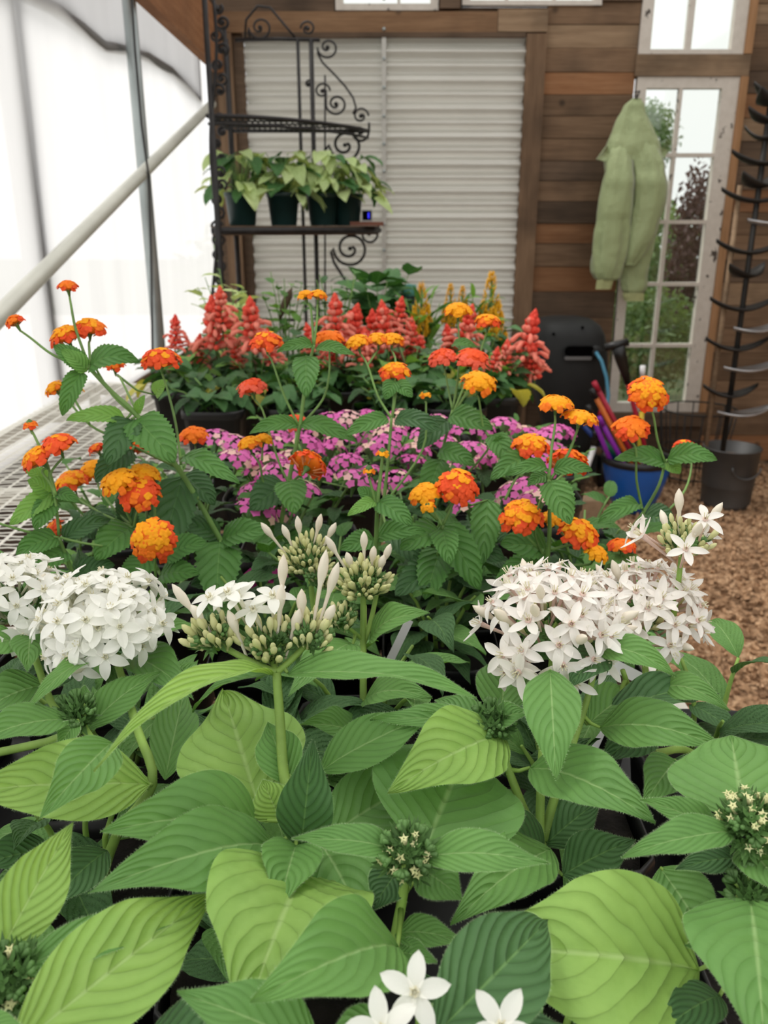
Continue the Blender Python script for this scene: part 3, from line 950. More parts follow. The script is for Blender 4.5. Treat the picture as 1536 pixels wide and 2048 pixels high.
# ================================================================== LANTANA FLOWERS
def lant_floret(mat, v):
    b = MB(); r = random.Random(v)
    n = 16; vs = [(0, 0, -.0006)]
    rad = .0040
    for ring, f in ((0, .45), (1, 1.0)):
        for k in range(n):
            th = 2 * PI * k / n
            lobe = .72 + .28 * abs(math.cos(th * 2 + .3)) ** .6
            q = rad * f * (lobe if ring else 1) * (1.1 if (k // 4) % 2 else .95)
            vs.append((q * math.cos(th), q * math.sin(th), (.0004 if ring == 0 else -.0005 + .0006 * math.cos(th * 4 + v))))
    fs = [(0, 1 + k, 1 + (k + 1) % n) for k in range(n)] + [(1 + k, 1 + n + k, 1 + n + (k + 1) % n, 1 + (k + 1) % n) for k in range(n)]
    b.add(vs, fs, 0)
    b.tube([(0, 0, -.0004), (0, 0, -.010)], [.0009, .0005], 5, 1, False)
    return b.mesh('floret', [M[mat], M['or_t']])
LF = {m: [lant_floret(m, i) for i in range(2)] for m in ('or_y', 'or_o', 'or_r', 'or_c')}
def lhead(pl, px, py, wpx, style, axis=(0, -.15, 1), d=None, n=None, flat=.5, mean=None):
    d = d or max(.6, min(.86, 62.0 / wpx))
    c = P(px, py, d); Rr = wpx * d / F / 2 * 1.10
    axis = V(axis).normalized(); r = random.Random(int(px * 7 + py))
    Q = axis.to_track_quat('Z', 'Y')
    base = c - axis * (Rr * .5)
    HM = Matrix.Translation(base) @ Q.to_matrix().to_4x4()
    b = MB(); b.lathe([(.0008, -.006), (.0016, -.001), (.0032, .002), (.0028, .005), (.0008, .007)], 8)
    for k in range(8):
        th = 2 * PI * k / 8
        b.tube([(0, 0, .001), (.004 * math.cos(th), .004 * math.sin(th), .003)], [.0006, .0002], 4)
    core = {'yellow': 'or_y', 'mix': 'or_o', 'orange': 'or_o'}.get(style, 'or_r')
    b.lathe([(.001, Rr * .18), (Rr * .50, Rr * .20), (Rr * .72, Rr * .32), (Rr * .62, Rr * (.28 + flat * .75)), (Rr * .35, Rr * (.28 + flat * 1.08)), (.0005, Rr * (.28 + flat * 1.18))], 12, None, 1)
    ho = obj('flower_head', b, [M['calyx'], M[core]], pl.root, HM)
    n = int((n or max(8, int(26 * (Rr / .0185) ** 2))) * 1.45); n = min(n, 60)
    for i in range(n):
        u = (i + .5) / n; ang = math.acos(1 - u * (1 - math.cos(1.62))) + r.uniform(-.07, .07); th = i * 2.39996 + r.uniform(-.3, .3)
        dd = V((math.sin(ang) * math.cos(th), math.sin(ang) * math.sin(th), math.cos(ang)))
        f = r.uniform(.86, 1.0)
        k_ = Rr * f
        pos = V((dd.x * k_ * .88, dd.y * k_ * .88, dd.z * k_ * flat * 1.3 + Rr * .28))
        dir_ = (dd + V((0, 0, .5))).normalized()
        q = dir_.to_track_quat('Z', 'Y') @ Quaternion((0, 0, 1), r.uniform(0, 6.28))
        x = u + r.uniform(-.2, .2)
        if style == 'mix': m = 'or_y' if x < .38 else ('or_o' if x < .6 else 'or_r')
        elif style == 'yellow': m = 'or_y' if x < .75 else 'or_o'
        elif style == 'orange': m = 'or_o' if x < .65 else 'or_r'
        elif style == 'redor': m = 'or_y' if x < .12 else ('or_r' if r.random() < .8 else 'or_o')
        elif style == 'coral': m = 'or_r' if x < .3 else 'or_c'
        else: m = 'or_o'
        link('floret', r.choice(LF[m]), ho, HM @ (Matrix.Translation(pos) @ q.to_matrix().to_4x4() @ Matrix.Scale(r.uniform(.85, 1.12) * (.96 if Rr > .012 else .7), 4)))
    return base - axis * .005
# ================================================================== BENCH
BX0, BX1, BY0, BY1 = -.915, .30, .0, 2.58
bench = empty('greenhouse_bench', (0, 1.3, 0), 'long white expanded metal mesh bench holding all the potted flowers', 'bench')
def bz(x, y): return ZB - .006 + .018 * math.sin(x * 5.2 + 1.0) * math.sin(y * 3.1) * max(0, min(1, (y - 1.0) * 1.5)) * (1 if x < -.35 else .25)
mb = MB(); LW, SW, hw, th = .070, .032, .0016, .0003
ny = int((BY1 - BY0) / SW)
for row in range(ny * 2):
    # zig-zag strand: between row centre lines
    y0 = BY0 + row * SW / 2
    vs = []; fs = []
    nx = int((BX1 - BX0) / (LW / 2))
    for k in range(nx + 1):
        x = BX0 + k * LW / 2
        up = ((k + row) % 2 == 0)
        y = y0 + (SW * .09 if up else -SW * .09)
        z = bz(x, y)
        vs += [(x, y - hw, z), (x, y + hw, z + .0006), (x, y, z - th * 2)]
    for k in range(nx):
        a = 3 * k
        fs += [(a, a + 3, a + 4, a + 1), (a + 2, a + 5, a + 3, a)]
    mb.add(vs, fs, smooth=False)
tag(obj('mesh_top', mb, M['benchwhite'], bench), kind='stuff')
mb = MB(); k = 0
x = BX0
while x < BX1:     # nodes where strands meet: narrow bars running front to back
    pts = [(x + (LW / 4), BY0 + j * .12, bz(x, BY0 + j * .12) + .0004) for j in range(int((BY1 - BY0) / .12) + 1)]
    vs = []; fs = []
    for p in pts: vs += [(p[0] - .0030, p[1], p[2]), (p[0] + .0030, p[1], p[2])]
    for j in range(len(pts) - 1): fs.append((2 * j, 2 * j + 1, 2 * j + 3, 2 * j + 2))
    mb.add(vs, fs, smooth=False); x += LW / 2
tag(obj('mesh_bars', mb, M['benchwhite'], bench), kind='stuff')
for (a, b) in (((BX0, BY0), (BX0, BY1)), ((BX1, BY0), (BX1, BY1)), ((BX0, BY1), (BX1, BY1)), ((BX0, BY0), (BX1, BY0))):
    mb = MB(); mb.box(((a[0] + b[0]) / 2, (a[1] + b[1]) / 2, ZB - .03), (abs(a[0] - b[0]) + .02, abs(a[1] - b[1]) + .02, .035)); obj('frame_rail', mb, M['benchwhite'], bench)
for yy in (.7, 1.5, 2.2):
    mb = MB(); mb.box(((BX0 + BX1) / 2, yy, ZB - .035), (BX1 - BX0, .03, .025)); obj('cross_rail', mb, M['benchwhite'], bench)
for xx in (BX0 + .03, BX1 - .03):
    for yy in (.1, 1.3, 2.5):
        mb = MB(); mb.tube([(xx, yy, 0), (xx, yy, ZB - .03)], .018, 8); obj('leg', mb, M['benchwhite'], bench)

for i, (x0, x1, y0, y1, lab) in enumerate([(-.53, -.125, .05, .68, 'black nursery tray under the left half of the pentas pots'), (-.12, .29, .05, .68, 'black nursery tray under the right half of the pentas pots')]):
    m = MB(); cx, cy = (x0 + x1) / 2, (y0 + y1) / 2
    m.box((cx, cy, ZB - .002), (x1 - x0, y1 - y0, .003))
    for (a, b, c_, d_) in ((cx, y0, x1 - x0, .004), (cx, y1, x1 - x0, .004), (x0, cy, .004, y1 - y0), (x1, cy, .004, y1 - y0)): m.box((a, b, ZB + .006), (c_, d_, .018))
    tag(obj('nursery_tray', m, M['blackplastic']), lab, 'tray', 'nursery trays under the pots')
# ================================================================== PENTAS PLANTS
GP = 'pentas plants on the bench'
def px3(lst): return [P(*q) for q in lst]
def pn(label, x, y): return Plant('pentas_plant', label, 'plant', x, y, GP)

# --- A: centre, pale buds
A = pn('pentas with a pale budding head and a few white stars, centre front', -.06, .33)
aa = P(553, 1345, .42)
A.stem(px3([(553, 1345, .42), (560, 1440, .415), (568, 1550, .405), (592, 1655, .39), (600, 1740, .40)]), .0022, .0036, 'stem', 9, root=True)
for (hx, hy, sd, sp_) in ((432, 1285, 1, [('bud', 34, (.55, 1.0)), ('green', 10, (.5, .7))]),
                          (540, 1300, 2, [('bud', 36, (.55, 1.1)), ('green', 12, (.5, .7))]),
                          (618, 1282, 3, [('bud', 32, (.55, 1.0)), ('green', 10, (.5, .7))])):
    hp = P(hx, hy, .43)
    A.stem([hp, hp.lerp(aa, .5) - V((0, 0, .001)), aa], .0016, .0019, 'stem', 6, name='peduncle')
    ax = {1: (-.35, -.1, 1), 2: (-.05, -.25, 1), 3: (.2, 0, 1)}[sd]
    head(A, hp, ax, .0145, .016, sp_, sd, 1.45)
for k_, a_ in (('closed', (372, 1205, 432, 1285)), ('closed', (400, 1235, 440, 1290)), ('closed', (565, 1155, 560, 1255)), ('closed', (643, 1155, 622, 1275)), ('closed', (662, 1172, 630, 1275)), ('closed', (603, 1215, 602, 1295)), ('closed', (655, 1235, 625, 1290)),
               ('closed', (560, 1210, 552, 1300)), ('closed', (470, 1255, 500, 1330)), ('closed', (590, 1250, 570, 1320)), ('open', (422, 1198, 470, 1285)), ('open', (458, 1188, 505, 1290)), ('open', (508, 1222, 535, 1315)), ('open', (545, 1195, 545, 1290)), ('open', (478, 1195, 515, 1290))):
    put(A, k_, *a_, .425, .25 if k_ == 'open' else 0)
A.leaf(P(545, 1345, .42), P(185, 1540, .33), 62, .13, .1, 'p_lime', 'strap', .5, .012, hair=4)
A.leaf(P(575, 1345, .42), P(955, 1392, .39), 60, .07, .15, 'p_mid', 'strap', .4, .012, hair=4)
A.leaf(P(545, 1350, .43), P(385, 1425, .47), 46, .1, .2, 'p_mid', 'strap', .3, .015)
A.leaf(P(520, 1625, .41), P(448, 1385, .475), 245, .05, .9, 'p_lime', fold=.12, wave=.03)
A.leaf(P(582, 1570, .405), P(535, 1445, .43), 95, .06, .9, 'p_mid', fold=.4)
A.leaf(P(560, 1640, .395), P(525, 1560, .40), 95, .1, .9, 'p_lime', fold=.5)
A.leaf(P(602, 1695, .38), P(626, 1478, .365), 112, .05, .95, 'p_dark', fold=.25)
A.leaf(P(520, 1640, .39), P(200, 1665, .335), 165, .13, .55, 'p_mid', fold=.2, roll=-8)
A.leaf(P(548, 1690, .38), P(175, 1785, .315), 160, .14, .55, 'p_mid', fold=.2, roll=-6)
A.leaf(P(592, 1690, .37), P(556, 1822, .335), 130, .12, .75, 'p_mid', fold=.45, wave=.03)
A.leaf(P(612, 1745, .37), P(480, 2060, .285), 330, .12, .6, 'p_lime', fold=.22, wave=.03)
A.leaf(P(645, 1680, .41), P(850, 1560, .45), 150, .1, .7, 'p_mid')
A.leaf(P(640, 1545, .42), P(880, 1425, .43), 92, .1, .55, 'p_mid')
A.leaf(P(640, 1690, .39), P(735, 1860, .34), 170, .1, .5, 'p_mid')
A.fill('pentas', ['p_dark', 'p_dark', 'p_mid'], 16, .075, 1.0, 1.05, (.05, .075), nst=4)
A.finish()

# --- B: small green starry head centre bottom
B_ = pn('pentas with a small green head of yellow star buds, low in the centre front', .07, .255)
B_.stem(px3([(815, 1715, .35), (806, 1790, .35), (790, 1880, .355), (783, 1960, .36)]), .0020, .0028, 'stem', 9, root=True)
head(B_, P(815, 1712, .345), (-.02, -.55, 1), .0105, .0100, [('star', 26, (.75, 1.05)), ('green', 46, (.6, .95))], 11, 1.9)
B_.leaf(P(800, 1705, .348), P(583, 1680, .34), 62, .10, .4, 'p_mid', hair=3)
B_.leaf(P(838, 1715, .345), P(1100, 1727, .335), 80, .10, .45, 'p_mid', hair=3)
B_.leaf(P(835, 1735, .355), P(925, 1800, .345), 95, .12, .5, 'p_mid')
B_.leaf(P(800, 1735, .36), P(745, 1820, .35), 80, .1, .5, 'p_dark')
B_.leaf(P(845, 1710, .385), P(935, 1495, .45), 300, .05, .8, 'p_mid', fold=.2)
B_.leaf(P(790, 1870, .352), P(935, 1890, .34), 60, .2, .5, 'p_mid')
B_.leaf(P(790, 1905, .345), P(875, 1925, .33), 55, .1, .6, 'p_mid')
B_.leaf(P(795, 1895, .325), P(500, 2003, .265), 200, .13, .65, 'p_mid')
B_.leaf(P(1005, 1470, .44), P(775, 1585, .39), 165, .1, .65, 'p_lime', connect=False)
B_.fill('pentas', ['p_dark', 'p_dark', 'p_mid'], 16, .075, 1.0, 1.045, (.05, .075), nst=4)
B_.finish()

# --- C: right, big blush cluster
C = pn('pentas under the largest blush white star cluster, right of centre', .11, .43)
C.stem(px3([(1108, 1290, .47), (1098, 1380, .46), (1085, 1500, .44), (1080, 1640, .43), (1083, 1690, .43)]), .0020, .0030, 'stem', 8, root=True)
C.stem(px3([(985, 1450, .44), (1010, 1520, .43), (1040, 1600, .425), (1075, 1680, .43)]), .0018, .0026, 'stem', 8)
C.stem(px3([(1195, 1320, .47), (1165, 1430, .46), (1120, 1560, .44), (1085, 1680, .43)]), .0016, .0028, 'stem', 8)
head(C, P(1097, 1272, .475), (-.03, -.22, 1), .040, .037, [('open', 62, (.86, 1.08)), ('closed', 9, (.85, 1.12)), ('bud', 12, (.45, .65)), ('green', 10, (.3, .45))], 21, 1.62, white=False)
head(C, P(985, 1450, .44), (-.1, -.5, 1), .0095, .010, [('green', 60, (.5, 1.1))], 22, 1.7)
C.leaf(P(1100, 1340, .435), P(1112, 1562, .385), 112, .08, .9, 'p_mid', fold=.15)
C.leaf(P(1002, 1440, .46), P(1012, 1300, .50), 108, .05, .9, 'p_mid')
C.leaf(P(1195, 1300, .46), P(1140, 1375, .43), 90, .08, .7, 'p_dark')
C.leaf(P(1190, 1300, .46), P(1355, 1352, .43), 62, .2, .5, 'p_mid')
C.leaf(P(1175, 1450, .46), P(1270, 1385, .50), 90, .1, .7, 'p_mid')
C.leaf(P(1060, 1535, .425), P(1312, 1645, .375), 130, .12, .55, 'p_mid', roll=-8)
C.leaf(P(1200, 1455, .455), P(1445, 1495, .42), 100, .16, .5, 'p_mid')
C.leaf(P(975, 1460, .44), P(870, 1400, .47), 60, .12, .5, 'p_mid')
C.leaf(P(990, 1450, .44), P(1060, 1425, .43), 50, .2, .5, 'p_mid')
C.leaf(P(965, 1460, .44), P(740, 1440, .42), 55, .1, .4, 'p_mid')
C.leaf(P(1090, 1700, .42), P(955, 1640, .40), 90, .1, .6, 'p_dark')
C.leaf(P(1100, 1700, .41), P(900, 1850, .35), 130, .1, .6, 'p_mid')
C.leaf(P(1125, 1750, .40), P(1270, 1680, .40), 100, .12, .7, 'p_dark')
C.leaf(P(1090, 1690, .43), P(1200, 1600, .44), 90, .1, .7, 'p_dark')
C.fill('pentas', ['p_dark', 'p_dark', 'p_mid'], 16, .075, 1.0, 1.06, (.05, .075), nst=4)
C.finish()

# --- D2: right, second blush cluster + upright open head
E2 = pn('pentas at the right bench edge with a second blush cluster and tall budding head', .232, .50)
E2.stem(px3([(1288, 1240, .515), (1290, 1320, .51), (1294, 1400, .505), (1300, 1500, .50)]), .0018, .0028, 'stem', 8, root=True)
E2.stem(px3([(1364, 1100, .50), (1352, 1200, .505), (1335, 1290, .51), (1300, 1395, .505)]), .0016, .0022, 'stem', 8)
E2.stem(px3([(1245, 1340, .49), (1262, 1380, .495), (1294, 1400, .505)]), .0015, .0018, 'stem', 8)
head(E2, P(1288, 1235, .52), (.05, -.18, 1), .036, .032, [('open', 46, (.86, 1.08)), ('closed', 5, (.9, 1.15)), ('bud', 20, (.4, .65))], 31, 1.62, white=False)
head(E2, P(1366, 1095, .50), (.04, -.1, 1), .016, .017, [('bud', 42, (.5, 1.1)), ('open', 5, (1.5, 2.1)), ('closed', 4, (1.3, 1.9)), ('green', 14, (.4, .6))], 32, 1.5, white=False)
E2.leaf(P(1310, 1385, .50), P(1462, 1422, .465), 62, .3, .3, 'p_mid', fold=.1, roll=15)
E2.leaf(P(1210, 1430, .47), P(1440, 1385, .5), 80, .1, .3, 'p_dark')
E2.leaf(P(1350, 1520, .45), P(1285, 1610, .42), 85, .08, .9, 'p_mid')
E2.leaf(P(1330, 1530, .46), P(1420, 1600, .43), 90, .1, .6, 'p_dark')
E2.leaf(P(1300, 1460, .5), P(1200, 1530, .47), 90, .1, .6, 'p_dark')
E2.leaf(P(1290, 1400, .5), P(1190, 1420, .5), 60, .1, .5, 'p_mid')
E2.fill('pentas', ['p_mid', 'p_dark'], 10, .07, 1.0, 1.075, (.05, .075), nst=3)
E2.finish()

# --- G: right edge
G = pn('pentas with yellow star buds and very broad leaves at the front right corner', .21, .30)
G.stem(px3([(1500, 1660, .355), (1508, 1720, .355), (1503, 1800, .35), (1495, 1900, .36)]), .0024, .0032, 'stem', 9, root=True)
head(G, P(1503, 1650, .352), (-.05, -.55, 1), .0125, .012, [('star', 40, (.85, 1.1)), ('green', 50, (.6, .95))], 41, 1.9)
head(G, P(1500, 1795, .345), (-.2, -.6, 1), .0075, .007, [('green', 40, (.5, 1.1))], 42, 1.8)
G.leaf(P(1490, 1650, .365), P(1462, 1470, .415), 255, .05, .9, 'p_mid', fold=.15)
G.leaf(P(1470, 1665, .352), P(1242, 1717, .335), 75, .1, .45, 'p_mid', hair=3)
G.leaf(P(1440, 1665, .37), P(1280, 1600, .37), 60, .1, .5, 'p_mid')
G.leaf(P(1500, 1800, .34), P(1530, 2110, .275), 270, .1, .65, 'p_mid', fold=.15)
G.leaf(P(1395, 1940, .345), P(930, 1895, .325), 300, .14, .62, 'p_lime', fold=.2, roll=-10, wave=.028)
G.leaf(P(1470, 1930, .35), P(1370, 1890, .335), 60, .1, .6, 'p_mid')
G.leaf(P(1320, 1735, .375), P(1425, 1900, .35), 125, .08, .6, 'p_mid')
G.leaf(P(1480, 1720, .36), P(1350, 1740, .355), 60, .15, .5, 'p_dark')
G.leaf(P(1440, 1990, .34), P(1300, 2080, .31), 90, .1, .6, 'p_dark')
G.leaf(P(1490, 1690, .36), P(1580, 1800, .33), 100, .1, .6, 'p_mid')
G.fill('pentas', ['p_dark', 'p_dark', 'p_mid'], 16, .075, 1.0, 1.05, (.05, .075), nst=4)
G.finish()

# --- J: below the lens with three single stars
J = pn('pentas under the bottom edge with three separate white stars', .01, .125)
J.stem(px3([(835, 1990, .27), (842, 2100, .28)]), .0014, .0022, 'stem', 6, root=True)
for (x_, y_, d_, ax) in ((830, 1985, .268, (-.15, -.75, 1)), (1000, 2055, .262, (.1, -.5, 1)), (765, 2060, .262, (-.2, -.6, 1))):
    p = P(x_, y_, d_); q = V(ax).normalized().to_track_quat('Z', 'Y')
    link('floret', FL[True][0 if x_ == 830 else 1], J.root, Matrix.Translation(p) @ q.to_matrix().to_4x4() @ Matrix.Rotation(.9 if x_ == 830 else .2, 4, 'Z') @ Matrix.Scale(1.0, 4))
    J.conn.append((p - V(ax).normalized() * .023, J.stems[4]))
J.leaf(P(865, 2075, .275), P(1097, 1838, .325), 195, .1, .7, 'p_dark', roll=10)
J.leaf(P(790, 2080, .28), P(640, 2100, .28), 120, .1, .5, 'p_mid')
J.leaf(P(900, 2080, .3), P(1180, 2090, .29), 120, .1, .5, 'p_dark')
J.fill('pentas', ['p_dark', 'p_dark', 'p_mid'], 16, .075, 1.0, 1.035, (.05, .075), nst=4)
J.finish()

# --- Lf: bottom left leaves
Lf = pn('leafy pentas without flowers at the bottom left, broad pale leaves reaching the frame', -.12, .12)
Lf.stem(px3([(60, 2110, .28), (200, 2160, .29)]), .0018, .0026, 'stem', 6, root=True)
Lf.leaf(P(20, 2105, .275), P(428, 1785, .345), 205, .07, .65, 'p_lime', roll=8)
Lf.leaf(P(640, 2110, .28), P(355, 1985, .28), 140, .12, .6, 'p_mid')
Lf.leaf(P(-60, 2060, .27), P(65, 2070, .265), 60, .1, .5, 'p_mid')
Lf.leaf(P(280, 2110, .30), P(560, 2040, .30), 130, .1, .5, 'p_dark')
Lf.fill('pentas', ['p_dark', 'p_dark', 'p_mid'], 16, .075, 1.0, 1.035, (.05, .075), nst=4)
Lf.finish()

# --- H: left edge, green head
H = pn('pentas with a green budding head cut by the left frame edge near the bottom', -.195, .245)
H.stem(px3([(15, 1975, .30), (5, 2060, .31)]), .0022, .003, 'stem', 8, root=True)
head(H, P(15, 1965, .30), (.1, -.5, 1), .011, .010, [('green', 50, (.6, 1.1)), ('star', 12, (.9, 1.05))], 51, 1.9)
H.leaf(P(30, 1945, .30), P(345, 1850, .325), 80, .14, .5, 'p_mid', hair=3)
H.leaf(P(-10, 1925, .305), P(148, 1643, .345), 125, .06, .7, 'p_lime', twist=.4)
H.leaf(P(215, 1700, .40), P(85, 1825, .37), 90, .1, .5, 'p_dark', connect=False)
H.leaf(P(-20, 1960, .32), P(-80, 1800, .33), 110, .1, .5, 'p_mid')
H.leaf(P(100, 1700, .42), P(-60, 1740, .39), 80, .1, .5, 'p_dark', connect=False)
H.fill('pentas', ['p_mid', 'p_dark', 'p_dark'], 14, .07, 1.0, 1.05, (.05, .075), nst=4)
H.finish()

# --- D: left white dome
D = pn('pentas with a wide pure white domed cluster, left of centre', -.17, .375)
D.stem(px3([(222, 1285, .47), (245, 1360, .46), (275, 1460, .44), (305, 1568, .425)]), .0020, .0030, 'stem', 8, root=True)
D.stem(px3([(155, 1435, .43), (200, 1500, .425), (255, 1540, .425), (303, 1572, .425)]), .0018, .0028, 'stem', 8)
head(D, P(212, 1262, .475), (-.12, -.3, 1), .036, .031, [('open', 62, (.78, 1.12)), ('closed', 2, (.8, .95)), ('green', 14, (.35, .5))], 61, 1.55, white=True)
head(D, P(155, 1435, .43), (-.1, -.5, 1), .008, .008, [('green', 60, (.5, 1.1))], 62, 1.8)
D.leaf(P(300, 1568, .42), P(-80, 1585, .38), 160, .06, .5, 'p_lime', roll=-5)
D.leaf(P(222, 1487, .39), P(78, 1640, .335), 112, .08, .8, 'p_mid')
D.leaf(P(140, 1440, .425), P(-70, 1500, .38), 78, .12, .4, 'p_mid')
D.leaf(P(185, 1315, .46), P(55, 1422, .41), 40, .1, .3, 'p_mid', 'strap')
D.leaf(P(240, 1310, .50), P(388, 1400, .46), 92, .15, .4, 'p_mid')
D.leaf(P(175, 1460, .44), P(320, 1345, .465), 66, .15, .5, 'p_mid')
D.leaf(P(155, 1440, .42), P(115, 1500, .41), 40, .1, .6, 'p_mid')
D.leaf(P(245, 1290, .47), P(400, 1260, .50), 46, .15, .2, 'p_mid')
D.leaf(P(330, 1560, .45), P(370, 1380, .52), 90, .05, .7, 'p_mid', connect=False)
D.leaf(P(165, 1440, .43), P(170, 1370, .44), 40, .1, .6, 'p_mid')
D.fill('pentas', ['p_dark', 'p_mid'], 12, .07, 1.0, 1.065, (.05, .075), nst=4)
D.finish()

# --- E: far left white
E = pn('pentas with a white cluster half cut by the left frame edge', -.335, .46)
E.stem(px3([(45, 1240, .50), (75, 1330, .49), (100, 1400, .485), (130, 1470, .48)]), .0020, .0028, 'stem', 6, root=True)
head(E, P(35, 1225, .51), (-.05, -.2, 1), .033, .034, [('open', 40, (.85, 1.08)), ('closed', 3, (.7, .9)), ('green', 12, (.35, .5))], 71, 1.6, white=True)
E.leaf(P(60, 1270, .49), P(55, 1345, .46), 70, .1, .9, 'p_mid')
E.leaf(P(40, 1280, .49), P(-60, 1320, .46), 70, .15, .5, 'p_mid')
E.leaf(P(90, 1370, .49), P(-40, 1430, .47), 80, .15, .4, 'p_mid')
E.leaf(P(95, 1380, .49), P(190, 1290, .52), 60, .1, .5, 'p_dark')
E.fill('pentas', ['p_dark', 'p_mid'], 18, .09, 1.0, 1.08, (.05, .08), nst=5)
E.finish()

# --- F: two pale budding heads at the centre, second row
F_ = pn('pentas with two stems of pale yellow buds standing behind the centre head', -.015, .52)
F_.stem(px3([(727, 1175, .56), (726, 1260, .56), (726, 1400, .555), (725, 1540, .55)]), .0019, .0028, 'stem', 7, root=True)
F_.stem(px3([(755, 1180, .57), (742, 1240, .565), (728, 1285, .56)]), .0016, .0018, 'stem', 7)
F_.stem(px3([(683, 1245, .55), (705, 1262, .555), (726, 1280, .56)]), .0012, .0015, 'stem', 7)
head(F_, P(727, 1172, .56), (0, -.15, 1), .0185, .017, [('bud', 90, (.55, 1.1)), ('green', 20, (.5, .75))], 81, 1.65)
head(F_, P(683, 1243, .55), (-.1, -.2, 1), .0075, .008, [('bud', 22, (.7, 1.1)), ('green', 10, (.6, .8))], 82, 1.7)
for a_ in ((667, 1098, 702, 1155), (728, 1090, 728, 1150), (772, 1112, 752, 1165), (700, 1125, 715, 1170), (745, 1115, 738, 1165), (762, 1130, 748, 1175)): put(F_, 'closed', *a_, .56)
F_.leaf(P(738, 1280, .56), P(860, 1225, .525), 66, .15, .5, 'p_mid')
F_.leaf(P(705, 1290, .55), P(575, 1395, .47), 90, .1, .5, 'p_mid')
F_.leaf(P(727, 1400, .55), P(865, 1395, .50), 80, .12, .5, 'p_mid')
F_.leaf(P(727, 1480, .55), P(600, 1450, .50), 80, .1, .5, 'p_mid')
F_.fill('pentas', ['p_dark', 'p_mid'], 20, .09, 1.0, 1.07, (.05, .08), nst=5)
F_.finish()
F2 = pn('pentas with one rounded pale yellow bud head beside the lantana, centre second row', -.10, .65)
F2.stem(px3([(620, 1130, .62), (625, 1200, .625), (640, 1300, .63), (650, 1400, .64)]), .0019, .0028, 'stem', 6, root=True)
F2.stem(px3([(640, 1170, .61), (632, 1200, .62), (628, 1240, .63)]), .0012, .0014, 'stem')
head(F2, P(615, 1125, .62), (-.05, -.15, 1), .0195, .018, [('bud', 90, (.55, 1.08)), ('green', 20, (.5, .75))], 83, 1.65)
head(F2, P(640, 1160, .61), (.1, -.2, 1), .008, .008, [('bud', 20, (.7, 1.1)), ('green', 10, (.6, .8))], 84, 1.7)
for a_ in ((540, 1068, 580, 1118), (575, 1072, 598, 1122), (598, 1058, 606, 1115), (636, 1055, 622, 1115), (660, 1068, 634, 1118)): put(F2, 'closed', *a_, .62)
F2.fill('pentas', ['p_dark', 'p_mid', 'p_mid'], 22, .09, 1.0, 1.07, (.055, .085), nst=5)
F2.finish()

# --- fillers under the canopy
Fill_label = 'short leafy pentas without a flower head, mostly hidden under the front leaves'
for i, (x_, y_, zt) in enumerate([(-.33, .30, 1.05), (-.06, .455, 1.045), (.165, .63, 1.07), (-.24, .60, 1.08), (-.38, .62, 1.08), (.05, .66, 1.06), (-.19, .50, 1.065), (.35 - .11, .63, 1.05), (-.46, .42, 1.05)]):
    if i == 7: continue
    q = Plant('pentas_plant', Fill_label, 'plant', x_, y_, 'flowerless pentas under the canopy')
    q.fill('pentas', ['p_dark', 'p_mid', 'p_dark'], 34, .085, 1.0, zt, (.05, .08), nst=6)

# ================================================================== ORANGE LANTANAS
GL = 'orange lantana plants on the bench'
def ln(label, x, y): return Plant('lantana_plant', label, 'plant', x, y, GL)
def lstem(pl, top, pts, r0=.0009, r1=.0013, **k):
    pl.stem([top] + px3(pts), r0, r1, 'stem_l', **k)
def lleaf(pl, bx, by, tx, ty, w, d=.72, d2=None, mat='l_mid', arch=.1, face=.6, **k):
    pl.leaf(P(bx, by, d), P(tx, ty, d2 or d - .02), w, arch, face, mat, 'lantana', .25, .02, hair=0, nu=26, nv=5, **k)

LA = ln('tall lantana with one long diagonal stem leaning left over the bench', -.115, .80)
pA = px3([(180, 737, .71), (225, 785, .715), (275, 832, .72), (362, 945, .745), (440, 1078, .77), (500, 1185, .79)])
LA.stem(pA, .0018, .0032, 'stem_l', root=True)
lstem(LA, lhead(LA, 135, 570, 42, 'orange', d=.72, n=14), [(142, 610, .715), (152, 660, .712), (180, 737, .71)])
lstem(LA, lhead(LA, 28, 640, 40, 'orange', (-.4, -.1, 1), d=.70, n=14), [(60, 675, .705), (110, 712, .708), (178, 737, .71)])
h = lhead(LA, 130, 668, 70, 'mix', (-.35, -.1, 1), d=.72, n=26); lstem(LA, h, [(155, 700, .715), (180, 737, .71)])
h = lhead(LA, 180, 652, 66, 'mix', (.15, -.1, 1), d=.73, n=24); lstem(LA, h, [(178, 690, .72), (182, 737, .71)])
lstem(LA, lhead(LA, 320, 715, 82, 'redor', d=.74), [(335, 780, .745), (352, 850, .745), (362, 930, .745)])
lstem(LA, lhead(LA, 228, 728, 46, 'orange', d=.78, n=14), [(240, 755, .77), (262, 800, .74), (278, 832, .72)])
lstem(LA, lhead(LA, 108, 775, 46, 'yellow', (-.5, -.1, .8), d=.75, n=16), [(135, 800, .74), (180, 850, .74), (240, 880, .74), (355, 935, .745)])
lstem(LA, lhead(LA, 150, 778, 30, 'yellow', d=.75, n=8), [(150, 800, .74), (180, 850, .74)])
LA.stem(px3([(182, 720, .71), (225, 790, .715), (272, 832, .72)]), .001, .0012, 'stem_l')
